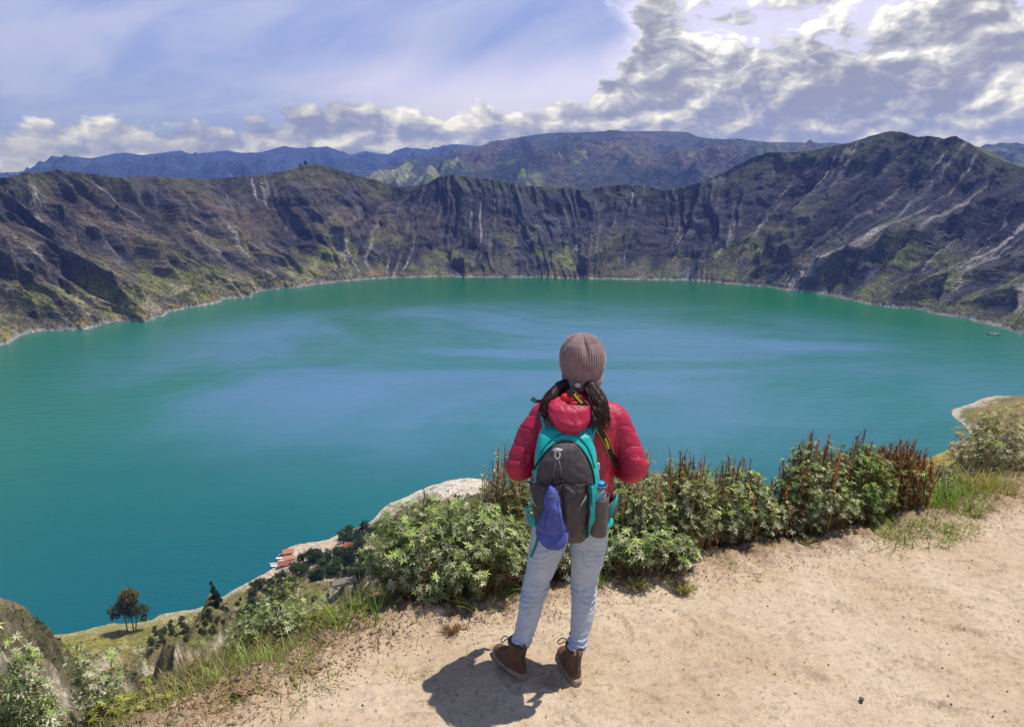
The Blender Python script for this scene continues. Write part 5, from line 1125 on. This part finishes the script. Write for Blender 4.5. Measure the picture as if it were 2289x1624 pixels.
# side pocket holding the bottle
bc = W(1340, 1130, 3.065); bx, by = bc.x, bc.y
zt, zb_ = W(1340, 1077, 3.06).z, W(1340, 1196, 3.06).z
sp = MB(); rings = []
for z, r in ((zb_ - .006, .024), (zb_ + .002, .036), (zb_ + .03, .0395), (zb_ + .09, .0405), (zt - .088, .0415), (zt - .074, .043)):
    rings.append([(bx - .002 + r * math.cos(a), by + .004 + r * math.sin(a), z + (.014 * math.cos(a) if z > zt - .08 else 0)) for a in (2 * math.pi * k / 28 for k in range(28))])
for z, r in ((zt - .074, .0405), (zt - .088, .039), (zb_ + .03, .037), (zb_ + .006, .033)): rings.append([(bx - .002 + r * math.cos(a), by + .004 + r * math.sin(a), z + (.014 * math.cos(a) if z > zt - .08 else 0)) for a in (2 * math.pi * k / 28 for k in range(28))])
sp.loft(rings); sp.build('side_pocket', fabric('mesh_pocket_fabric', (0.12, 0.10, 0.092), .75, 600, .6, wr=.5), backpack, BR, disp=lambda co, no: n3(co, .04, 71, 2) * .0015)
mt = MB(); mt.loft([[(bx + r * math.cos(a), by + r * math.sin(a), z) for a in (2 * math.pi * k / 24 for k in range(24))] for z, r in ((zt - .026, .028), (zt - .026, .031), (zt - .012, .031), (zt - .012, .028))], caps=False); mt.build('bottle_loop', M_GREY, backpack, BR)

# ------------------------------------------------------------------ things carried on the pack
bottle = empty('water_bottle', (bx, by, zb_)); tag(bottle, 'clear plastic water bottle with a bright blue cap in the side pocket of the pack', 'bottle'); BO = Vector((bx, by, zb_)); Hb = zt - zb_
prof = [(.0, .018), (.004, .031), (.02, .0325), (Hb * .35, .0325), (Hb * .36, .031), (Hb * .38, .0325), (Hb * .5, .0325), (Hb * .52, .0305), (Hb * .55, .0325), (Hb * .62, .0325), (Hb * .64, .031), (Hb * .66, .032), (Hb * .76, .029), (Hb * .84, .020), (Hb * .88, .0145), (Hb * .93, .0145)]
MB().loft([[(r * math.cos(a), r * math.sin(a), z) for a in (2 * math.pi * k / 32 for k in range(32))] for z, r in prof]).build('bottle_body', plain('clear_plastic', (.86, .92, .97), .06, 0, .5, .82, 1.2), bottle)
MB().loft([[((r + .0006 * (k % 2)) * math.cos(a), (r + .0006 * (k % 2)) * math.sin(a), z) for k, a in enumerate(2 * math.pi * k / 40 for k in range(40))] for z, r in ((Hb * .9, .0165), (Hb * .90 + .001, .0185), (Hb * .98, .0185), (Hb, .0165))]).build('bottle_cap', plain('bright_blue_plastic', (.01, .32, .62), .35), bottle)

hat = empty('baseball_cap', W(1238, 1150, 3.0)); HO = Vector(hat.location); tag(hat, 'faded blue baseball cap hanging by its strap from the pack, brim down', 'cap')
M_HAT = fabric('faded_blue_cotton', (0.075, 0.10, 0.33), .85, 500, .5, var=.14)
def hat_shell(rows, Y0, dY, nu, back=.004):
    m = MB(); py = [r[0] for r in rows]; ys = np.linspace(py[0], py[-1], 26); V = []; nv = len(ys)
    for side in (0, 1):
        for j, y in enumerate(ys):
            a = np.interp(y, py, [r[1] for r in rows]); b_ = np.interp(y, py, [r[2] for r in rows])
            for i in range(nu + 1):
                u, v = i / nu, j / (nv - 1); k = max(0, 1 - abs(2 * u - 1) ** 2.2) ** .6 * max(0, 1 - abs(2 * v - 1) ** 3.5) ** .5
                V.append(W(a + (b_ - a) * u, y, Y0(v) - (dY * k if side == 0 else -back * k)))
    n = nu + 1; F = [(j * n + i, j * n + i + 1, (j + 1) * n + i + 1, (j + 1) * n + i) for j in range(nv - 1) for i in range(nu)]; o_ = nv * n; F += [tuple(o_ + q for q in f[::-1]) for f in F]
    B = [j * n for j in range(nv)] ; Rr = [j * n + nu for j in range(nv)]; Tt_ = list(range(n)); Bb = [(nv - 1) * n + i for i in range(n)]
    for E in (B, Rr, Tt_, Bb): F += [(a, b_, b_ + o_, a + o_) for a, b_ in zip(E[:-1], E[1:])]
    return m.raw(V, F)
Yf = on(1235, 1150, 0)[0].y - .040
crown = [(1086, 1226, 1243), (1094, 1222, 1248), (1110, 1218, 1250), (1130, 1217, 1253), (1145, 1213, 1257), (1160, 1206, 1262), (1175, 1199, 1267), (1188, 1196, 1270), (1196, 1199, 1270), (1202, 1204, 1268)]
ho = hat_shell(crown, lambda v: Yf + .006, .048, 22).build('crown', M_HAT, hat, HO, disp=lambda co, no: .004 * np.sin((co[:, 0] * .9 + co[:, 2] * .25) * 95 + n3(co, .09, 81, 2) * 3) + n3(co, .08, 82, 2) * .004)
brim = [(1190, 1199, 1270), (1200, 1201, 1270), (1210, 1206, 1268), (1218, 1212, 1264), (1225, 1221, 1257), (1229, 1231, 1248)]
hat_shell(brim, lambda v: Yf - .012 - .02 * v, .012, 18, .001).build('brim', M_HAT, hat, HO)
HB = BVHTree.FromPolygons([v.co + HO for v in ho.data.vertices], [p.vertices[:] for p in ho.data.polygons])
def onh(px, py):
    x_, y_, z_ = (float(v) for v in ray(px, py)); h, n, i, q = HB.ray_cast(CAMP, Vector((x_, y_, z_)).normalized()); return (h if h is not None else HB.find_nearest(W(px, py, Yf - .03))[0]) + Vector((0, -.0012, 0))
for P_ in ([(1243, 1100), (1245, 1120), (1249, 1145), (1255, 1168), (1262, 1188)], [(1227, 1118), (1224, 1140), (1219, 1162), (1213, 1188)], [(1203, 1190), (1218, 1196), (1236, 1199), (1252, 1197), (1266, 1192)]): MB().tube(catmull([onh(a, b) for a, b in P_], 4), .0018, 6).build('seam', fabric('dark_blue_seam', (.04, .055, .2), .8), ho, HO)
s_ = MB(); s_.tube(catmull([W(1226, 1090, Yf - .01), W(1230, 1099, Yf - .014), W(1240, 1099, Yf - .014), W(1245, 1088, Yf - .01)], 4), .003, 8); s_.build('adjuster_strap', fabric('dark_blue_strap', (.03, .045, .16), .8), hat, HO)
s_ = MB(); s_.box(tuple(W(1231, 1109, Yf - .046)), (.026, .003, .010)); s_.build('fabric_tag', fabric('grey_blue_tag', (.12, .14, .26), .8), hat, HO)
MB().tube(catmull([W(1228, 1092, Yf), W(1229, 1078, Yf + .01), W(1233, 1068, Yf + .016), W(1240, 1070, Yf + .012), W(1243, 1092, Yf)], 4), .0022, 6).build('hanging_loop', M_DARK, hat, HO)

# ------------------------------------------------------------------ camera strap over the shoulder
strap = empty('camera_strap', (0.33, 3.2, 1.25)); SO = Vector(strap.location); tag(strap, 'black camera strap with yellow lettering crossing the right shoulder blade of the person', 'strap')
pj = None
for o_ in person.children:
    if o_.name == 'jacket': pj = o_
JB = BVHTree.FromPolygons([v.co + PR for v in pj.data.vertices], [p.vertices[:] for p in pj.data.polygons])
def onj(px, py, off):
    x_, y_, z_ = (float(v) for v in ray(px, py)); d = Vector((x_, y_, z_)).normalized(); h, n, i, q = JB.ray_cast(CAMP, d)
    if h is None: h, n, i, q = JB.find_nearest(W(px, py, 3.25))
    if n.y > 0: n = -n
    return h + n * off, n
M_STRAP = fabric('black_strap', (.012, .011, .012), .6, 600, .3); M_YEL = plain('yellow_print', (.85, .55, .02), .6)
def strap_run(pts, wd, off=.005):
    H = [onj(a, b, off) for a, b in pts]; P = catmull([h for h, _ in H], 5); N_ = catmull([n for _, n in H], 5); return P, N_
P, N_ = strap_run([(1326, 936), (1334, 950), (1342, 965), (1350, 980), (1357, 996), (1363, 1012), (1371, 1028), (1382, 1044)], .03)
N_ = [(n + Vector((0, -.8, .3))).normalized() for n in N_]
MB().ribbon(P, N_, .034, .003).build('webbing', M_STRAP, strap, SO)
for s_ in (-1, 1):
    Q = []
    for i, p in enumerate(P[:-8]):
        d = (P[i + 1] - p).normalized(); w_ = d.cross(N_[i]).normalized(); Q.append(p + w_ * s_ * .0145 + N_[i] * .0022)
    MB().ribbon(Q, N_[:len(Q)], .0014, .001).build('edge_line', M_YEL, strap, SO)
P3, N3 = strap_run([(1292, 874), (1284, 880), (1290, 893), (1300, 905)], .03, .0)
P3 = catmull([W(1270, 869, 3.20), W(1279, 877, 3.150), (W(1291, 889, 3.138)), W(1303, 902, 3.13), W(1312, 912, 3.135)], 5); N3 = [Vector((0, -1, .35)).normalized()] * len(P3)
MB().ribbon(P3, N3, .030, .003).build('neck_webbing', M_STRAP, strap, SO)
def lettering(txt, size, a, b_, nrm, bend=0.0):
    cu = bpy.data.curves.new('lettering', 'FONT'); cu.body = txt; cu.size = size; cu.extrude = .0006; cu.align_x = 'CENTER'; cu.align_y = 'CENTER'; cu.space_character = 1.02; cu.offset = size * .018
    t = bpy.data.objects.new('lettering_tmp', cu); COL.objects.link(t); dg = bpy.context.evaluated_depsgraph_get(); me = bpy.data.meshes.new_from_object(t.evaluated_get(dg)); COL.objects.unlink(t); bpy.data.objects.remove(t)
    x = (b_ - a).normalized(); n = (nrm - x * nrm.dot(x)).normalized(); y = n.cross(x); Mx = Matrix((x, y, n)).transposed().to_4x4(); Mx.translation = (a + b_) / 2 + n * .004 - SO
    me.transform(Mx); me.materials.clear(); me.materials.append(M_YEL); o = bpy.data.objects.new('lettering', me); COL.objects.link(o); o.parent = strap
k0, k1 = 16, 8
ta, tb = onj(1357, 1002, .013)[0], onj(1347, 975, .013)[0]
lettering('Nikon', .021, ta, tb, Vector((0, -1, .3))); lettering('Nikon', .020, P3[6], P3[15], N3[0])
# ------------------------------------------------------------------ things far below on the shore and on the crater rim
def mscale(px, py, Y): 
    x, y, z = (float(v) for v in atY(px, py, Y)); return (y * CP - (z - CAMZ) * SP) / FPX
def tree_parts(root, h, lobes, seed, pal, leaf=.9, n=900, trunks=((0, 0, 0, 0),), top_col=None, rt=.02):
    rng = np.random.default_rng(seed); cr, tk = Acc(), Acc()
    vol = np.array([l[3] * l[4] * l[5] for l in lobes]); cnt = (n * vol / vol.sum()).astype(int) + 5
    for (lx, ly, lz, rx, ry, rz), c in zip(lobes, cnt):
        # clumps on the lobe, each a spray of leafy faces
        k = max(5, c // 9); v = unit(rng.normal(0, 1, (k, 3))) * rng.uniform(.45, 1.0, (k, 1)); cc = v * [rx, ry, rz] + [lx, ly, lz]
        p = np.repeat(cc, 9, 0) + rng.normal(0, .16, (k * 9, 3)) * min(rx, rz); col = np.repeat(pick(rng, pal, k), 9, 0) * rng.uniform(.7, 1.3, (k * 9, 1))
        if top_col is not None: f = np.clip((p[:, 2] / h - .72) / .15, 0, 1)[:, None]; col = col * (1 - f) + np.array(top_col) * rng.uniform(.7, 1.3, (len(p), 1)) * f
        cr.leaves(p, rng.normal(0, 1, p.shape), rng.normal(0, 1, p.shape), rng.uniform(.6, 1.3, len(p)) * leaf, rng.uniform(.4, .8, len(p)) * leaf, col)
    for (bx_, by_, tx, ty) in trunks:
        top = np.array([[tx, ty, h * .62]]); b_ = np.array([[bx_, by_, -h * .03]]); m_ = (b_ + top) / 2 + rng.normal(0, h * .012, (1, 3)); tk.segs(b_, m_, h * rt, h * rt * .75, (.14, .11, .08), 7); tk.segs(m_, top, h * rt * .75, h * rt * .35, (.14, .11, .08), 7)
        for (lx, ly, lz, rx, ry, rz) in lobes: 
            q = b_ + (top - b_) * rng.uniform(.45, .9); tk.segs(q, np.array([[lx, ly, lz]]), h * rt * .4, h * rt * .15, (.15, .12, .09), 5)
    cr.obj('crown', M_TREE, root); tk.obj('trunk', M_STEM, root)
PAL['euc'] = [(.085, .115, .040), (.12, .135, .05), (.055, .075, .03)]; PAL['darktree'] = [(.022, .045, .022), (.030, .060, .028), (.018, .035, .020)]; PAL['grove'] = [(.045, .085, .025), (.070, .115, .035), (.028, .055, .020), (.10, .13, .04)]; PAL['scrub'] = [(.055, .070, .022), (.085, .090, .030), (.040, .050, .020), (.12, .11, .04)]
x, y, z = hit_far(296, 1410); s = mscale(296, 1410, y)
t = empty('tree', (x, y, z - 1)); tag(t, 'tall twin-trunked eucalyptus with orange-brown treetop alone on the grassy shore', 'tree'); H = 100 * s * 1.1
tree_parts(t, H, [(0, 0, H * .82, H * .20, H * .2, H * .16), (-H * .04, 0, H * .62, H * .22, H * .2, H * .14), (-H * .28, 0, H * .50, H * .15, H * .14, H * .13), (-H * .33, 0, H * .34, H * .09, H * .1, H * .07), (H * .24, 0, H * .50, H * .13, H * .12, H * .15), (H * .28, 0, H * .34, H * .08, H * .1, H * .08), (0, 0, H * .45, H * .12, H * .12, H * .12)], 201, 'euc', H * .036, 4600, ((-H * .10, 0, -H * .16, 0), (H * .03, 0, 0, 0), (H * .05, H * .02, H * .15, 0)), (.15, .12, .035), .014)
x, y, z = hit_far(484, 1356); s = mscale(484, 1356, y); t = empty('tree', (x, y, z - 1)); tag(t, 'dark narrow conifer with leaning top standing on the pale beach strip', 'tree'); H = 62 * s * 1.1
tree_parts(t, H, [(-H * .10, 0, H * .88, H * .05, H * .06, H * .12), (-H * .05, 0, H * .68, H * .08, H * .09, H * .14), (H * .02, 0, H * .46, H * .12, H * .12, H * .12), (-H * .14, 0, H * .36, H * .09, H * .1, H * .06), (H * .12, 0, H * .28, H * .1, H * .1, H * .08), (0, 0, H * .15, H * .09, H * .12, H * .10)], 202, 'darktree', H * .05, 1600, ((0, 0, -H * .08, 0),))

protos = []
for k in range(5):
    t = empty('tree', (0, 0, 0)); r = np.random.default_rng(300 + k); H = 6.0
    tree_parts(t, H, [(r.normal(0, .6), r.normal(0, .6), H * r.uniform(.35, .7), H * r.uniform(.26, .42), H * r.uniform(.26, .42), H * r.uniform(.25, .36)) for _ in range(5)], 310 + k, ['grove', 'grove', 'darktree', 'euc', 'scrub'][k], .7, 560)
    protos.append(t)
GL = ['dark green tree in the grove behind the boat beach', 'olive shrub dotted on the lower slope left of the grove', 'dark round shrub on the pale strip by the water']
used = [False] * 5
def put_tree(px, py, k, sc, label, group, dz=-.4):
    x, y, z = hit_far(px, py)
    if not used[k]: o = protos[k]; used[k] = True
    else:
        o = protos[k].copy(); COL.objects.link(o)
        for c in protos[k].children: d = c.copy(); COL.objects.link(d); d.parent = o
    sc *= min(max(y / 600, .25), 1.2)
    o.location = (x, y, z + dz); o.scale = (sc, sc, sc * rngp.uniform(.8, 1.2)); o.rotation_euler = (0, 0, rngp.uniform(0, 6.28)); tag(o, label, 'tree' if 'tree' in label else 'shrub', group)
    if 'shrub' in label: o.name = 'shrub'
rngp = np.random.default_rng(12)
def fill(n, poly, kinds, sc, label, group):
    c = 0; P = np.array(poly)
    while c < n:
        px, py = rngp.uniform(P[:, 0].min(), P[:, 0].max()), rngp.uniform(P[:, 1].min(), P[:, 1].max()); ins = False; j = len(P) - 1
        for i in range(len(P)):
            if (P[i, 1] > py) != (P[j, 1] > py) and px < (P[j, 0] - P[i, 0]) * (py - P[i, 1]) / (P[j, 1] - P[i, 1]) + P[i, 0]: ins = not ins
            j = i
        if ins: put_tree(px, py, int(rngp.choice(kinds)), rngp.uniform(*sc), label, group); c += 1
fill(85, [(655, 1262), (712, 1242), (760, 1238), (850, 1248), (850, 1285), (800, 1292), (752, 1286), (700, 1300), (655, 1290)], [0, 1, 2, 0], (1.1, 1.9), GL[0], 'trees in the shore grove')
fill(30, [(760, 1196), (850, 1180), (850, 1212), (815, 1214), (812, 1226), (762, 1222)], [0, 2, 2, 1], (1.1, 1.9), 'dark green tree behind the red-roofed building', 'trees behind the red-roofed building')
fill(44, [(560, 1318), (590, 1300), (640, 1288), (668, 1300), (640, 1340), (600, 1372), (556, 1376)], [0, 1, 2, 3], (1.1, 1.9), 'dark green tree in the lower clump left of the grove', 'trees in the lower left clump')
fill(60, [(350, 1400), (420, 1378), (520, 1350), (560, 1380), (520, 1400), (400, 1440), (330, 1470), (330, 1440)], [3, 4], (.45, 1.2), GL[1], 'shrubs on the lower slope')
fill(22, [(640, 1330), (720, 1310), (830, 1320), (840, 1380), (700, 1400), (640, 1390)], [4, 3], (.5, .9), 'olive shrub on the meadow below the grey-roofed building', 'shrubs on the meadow')
fill(9, [(515, 1352), (560, 1322), (575, 1326), (520, 1362)], [2, 3], (.35, .6), GL[2], 'shrubs on the pale strip')
for k in range(5):
    if not used[k]: put_tree(700, 1330, k, .8, GL[0], 'trees in the shore grove')

def scrub():
    rng = np.random.default_rng(9); a = Acc(); N = 60000; az = np.radians(rng.uniform(-36, 34, N)); r = rng.uniform(250, 1250, N); X, Y = r * np.sin(az), r * np.cos(az)
    i = np.clip(np.searchsorted(NT_az, az), 1, len(NT_az) - 1); j = np.clip(np.searchsorted(NT_r, r), 1, len(NT_r) - 1); Z = NT_Z[j, i]; n = fbm(X / 42, Y / 42, 4, 261)
    k = (Z - ZL > 5) & (n + .25 * fbm(X / 9, Y / 9, 2, 262) > .0) & (rng.uniform(0, 1, N) < .9); X, Y, Z = X[k], Y[k], Z[k]; n_ = 7; c = np.repeat(np.stack([X, Y, Z], 1), n_, 0); sz = np.repeat(rng.uniform(.3, 1.25, len(X)), n_)
    p = c + rng.normal(0, .5, c.shape) * sz[:, None] * [1, 1, .5] + [0, 0, .3]; a.leaves(p, rng.normal(0, 1, p.shape), rng.normal(0, 1, p.shape), sz * 1.3, sz * .9, np.repeat(pick(rng, 'scrub', len(X)), n_, 0)); o = a.obj('undergrowth', M_TREE); tag(o, kind='stuff')
scrub()

M_WOOD = fabric('weathered_wood', (.24, .17, .11), .9, 8, .3); M_RED = plain('faded_red_roof', (.30, .085, .06), .8); M_ORG = plain('orange_roof', (.40, .16, .09), .8); M_TH = plain('grey_thatch', (.20, .17, .15), .95); M_WALLP = plain('pale_plaster', (.55, .50, .42), .9)
def hut(px, py, L, Wd, H, rot, roofm, label, cat='hut', name='hut', group=None, rise=.35, wall=M_WOOD, sink=.3):
    x, y, z = hit_far(px, py); r = empty(name, (x, y, z - sink)); r.rotation_euler = (0, 0, R(rot)); tag(r, label, cat, group)
    w = MB()
    if wall is M_WOOD:
        for sx in (-1, 0, 1):
            for sy in (-1, 1): w.box((sx * L * .42, sy * Wd * .40, H / 2), (.22, .22, H))
        w.box((0, Wd * .38, H * .35), (L * .84, .12, H * .6)); 
    else: w.box((0, 0, H / 2), (L * .9, Wd * .86, H))
    w.build('wall', wall, r, smooth=False); m = MB(); h2 = H + Wd * rise; t = .18
    for s_ in (-1, 1): m.raw([(-L / 2, 0, h2), (L / 2, 0, h2), (L / 2, s_ * Wd * .56, H - .1), (-L / 2, s_ * Wd * .56, H - .1), (-L / 2, 0, h2 + t), (L / 2, 0, h2 + t), (L / 2, s_ * Wd * .56, H + t - .1), (-L / 2, s_ * Wd * .56, H + t - .1)], [(0, 1, 2, 3), (7, 6, 5, 4), (0, 4, 5, 1), (1, 5, 6, 2), (2, 6, 7, 3), (3, 7, 4, 0)])
    m.build('roof', roofm, r, smooth=False)
    if wall is not M_WOOD:
        for k in range(4): q = MB(); q.box((-L * .33 + k * L * .22, -Wd * .435, H * .55), (.9, .1, 1.0)); q.build('window', plain('dark_window', (.03, .03, .035), .2), r, smooth=False)
        q = MB(); q.box((L * .38, -Wd * .435, H * .4), (1.0, .1, H * .8)); q.build('door', M_WOOD, r, smooth=False)
    return r
hut(644, 1238, 11, 8, 3, 20, M_ORG, 'orange-roofed beach hut nearest the water point, topmost of the three')
hut(646, 1251, 12, 7, 3, 15, plain('salmon_roof', (.40, .21, .14), .8), 'salmon-roofed beach hut in the middle of the three')
hut(636, 1264, 13, 8, 3, 12, M_RED, 'red-roofed beach hut, lowest of the three by the boats')
hut(792, 1224, 20, 9, 3.2, -3, M_RED, 'long red-roofed building among the trees behind the beach', 'building', 'building', wall=M_WALLP)
hut(701, 1233, 8, 4, 1.6, 2, plain('rusty_brown_roof', (.30, .11, .05), .9), 'small low rusty-brown shelter on the beach sand', 'shelter', 'shelter')
hut(703, 1252, 12, 8, 2.6, 25, plain('bright_orange_roof', (.36, .13, .05), .8), 'bright orange canopy half hidden by trees at the edge of the beach', 'canopy', 'canopy')
def lodge():
    x, y, z = hit_far(784, 1304); r = empty('building', (x, y, z - .5)); tag(r, 'grey thatched L-shaped building on the green meadow', 'building'); r.rotation_euler = (0, 0, R(8))
    w, m = MB(), MB()
    for (c, L, Wd, a) in (((-6, 0), 22, 8, R(22)), ((2, 11), 18, 8, R(112))):
        M = Matrix.Translation((c[0], c[1], 0)) @ Matrix.Rotation(a, 4, 'Z'); w.box((0, 0, 1.5), (L * .94, Wd * .8, 3), M)
        V = [M @ Vector(p) for p in ((-L / 2, -Wd / 2, 2.7), (L / 2, -Wd / 2, 2.7), (L / 2, Wd / 2, 2.7), (-L / 2, Wd / 2, 2.7), (-L / 2 + 1.5, 0, 5.6), (L / 2 - 1.5, 0, 5.6 + (.05 if L > 20 else 0)))]
        m.raw(V, [(0, 1, 5, 4), (2, 3, 4, 5), (1, 2, 5), (3, 0, 4), (3, 2, 1, 0)])
    w.build('wall', M_WALLP, r, smooth=False); m.build('roof', M_TH, r, smooth=False)
lodge()
def boat(px, py, L, rot, label, col=(.78, .78, .76)):
    x, y, z = (float(v) for v in atZ(px, py, ZL)); z = max(ZL, ground_far(x, y)); r = empty('boat', (x, y, z + .05)); r.rotation_euler = (0, 0, R(rot)); tag(r, label, 'boat', 'boats pulled up by the huts')
    m = MB(); rings = []
    for t in np.linspace(0, 1, 9):
        w_ = L * .16 * (1 - abs(2 * t - .85) ** 2.6 * .9 if t > .42 else .86 + .14 * t / .42); zz = .1 * L * max(0, t - .6); X_ = (t - .5) * L
        rings.append([(X_, -w_, .9 + zz), (X_, -w_ * .75, .1), (X_, 0, -.15 + zz * .5), (X_, w_ * .75, .1), (X_, w_, .9 + zz), (X_, w_ * .85, .9 + zz), (X_, w_ * .6, .35), (X_, -w_ * .6, .35), (X_, -w_ * .85, .9 + zz)])
    m.loft(rings); m.build('hull', plain('boat_paint', col, .4), r, smooth=False)
    for k in (-.2, .1): q = MB(); q.box((L * k, 0, .75), (.35, L * .24, .08)); q.build('seat', M_WOOD, r, smooth=False)
boat(632, 1239, 9, 35, 'dark-decked boat beside the orange-roofed hut', (.25, .25, .27)); boat(629, 1249, 11, 8, 'white boat between the orange and red huts'); boat(619, 1266, 12, 6, 'white boat with a red stripe side, lowest on the beach', (.80, .74, .70)); boat(612, 1260, 8, 12, 'small white boat floating just off the lowest boat')

def rock_mesh(name, c, r, label, col, seed, cat='rock', sq=.4):
    bm = bmesh.new(); bmesh.ops.create_icosphere(bm, subdivisions=4, radius=1); P = np.array([v.co[:] for v in bm.verts]); d = 1 + (.25 * np.abs(vnoise(P[:, 0] * 7 + seed, P[:, 1] * 7 + P[:, 2] * 5, 6)) if r < 1 else 0) + .35 * vnoise(P[:, 0] * 1.5 + seed, P[:, 1] * 1.5 + P[:, 2], 3) + .2 * vnoise(P[:, 0] * 4 + seed, P[:, 1] * 4 + P[:, 2] * 3, 4) + .1 * vnoise(P[:, 0] * 10, P[:, 1] * 10 + P[:, 2] * 7, 5)
    for v, q, k in zip(bm.verts, P, d): v.co = Vector(q * k) * r; v.co.z *= sq
    me = bpy.data.meshes.new(name); bm.to_mesh(me); bm.free(); o = bpy.data.objects.new(name, me); COL.objects.link(o); o.location = c; me.materials.append(fabric(name + '_stone', col, .95, 2 if r > 1 else 300, .6, var=.3)); tag(o, label, cat)
    return o
x, y, z = (float(v) for v in atZ(2221, 747, ZL)); rock_mesh('rock', (x, y, ZL), 13, 'grey islet rock in the lake just off the right-hand crater wall', (.16, .15, .14), 3, sq=.28)

for (px, py, rr, lab, colr) in [(548, 1552, .045, 'large crumbling brown earth clod on the bank edge', (.26, .17, .10)), (700, 1500, .036, 'medium brown earth clod near the long grass', (.29, .19, .115))]:
    x, y, _z = (float(v) for v in atZ(px, py, 0)); rock_mesh('earth_clod', (x, y, gz(x, y) + rr * .25), rr, lab, colr, px * .01, cat='clod', sq=.62)
# trees along the crater rim
RX, RY, RZ = RIMLINE
rp = proj(RX, np.maximum(RY, 300), RZ)[0]
def rim_tree(px, k, H, label, group, back=18):
    i = int(np.argmin(np.abs(rp - px) + (RY < 1200) * 1e6)); v = Vector((RX[i], RY[i], 0)).normalized() * back
    o = protos[k].copy(); COL.objects.link(o)
    for c in protos[k].children: d = c.copy(); COL.objects.link(d); d.parent = o
    o.location = (RX[i] + v.x, RY[i] + v.y, RZ[i] - back * .2 - 1); o.scale = (H / 7, H / 7, H / 5.2); o.rotation_euler = (0, 0, px * 1.7); tag(o, label, 'tree', group)
for k, px in enumerate((22, 30, 37, 44, 50, 56, 62, 68, 75, 83, 92)): rim_tree(px, (2, 0)[k % 2], (8, 11, 13, 15, 17, 17, 16, 14, 12, 9, 6)[k] * 1.0, 'dark conifer in the row on the far left end of the crater rim', 'conifers on the left rim', 60)
rim_tree(673, 2, 13, 'lone dark tree on the left shoulder of the central rim summit', None); rim_tree(683, 2, 20, 'bushiest dark tree on top of the central rim summit', None)
for px in (601, 607, 613): rim_tree(px, 0, 8, 'small dark shrub on the rim left of the central summit', 'small rim shrubs', 10)
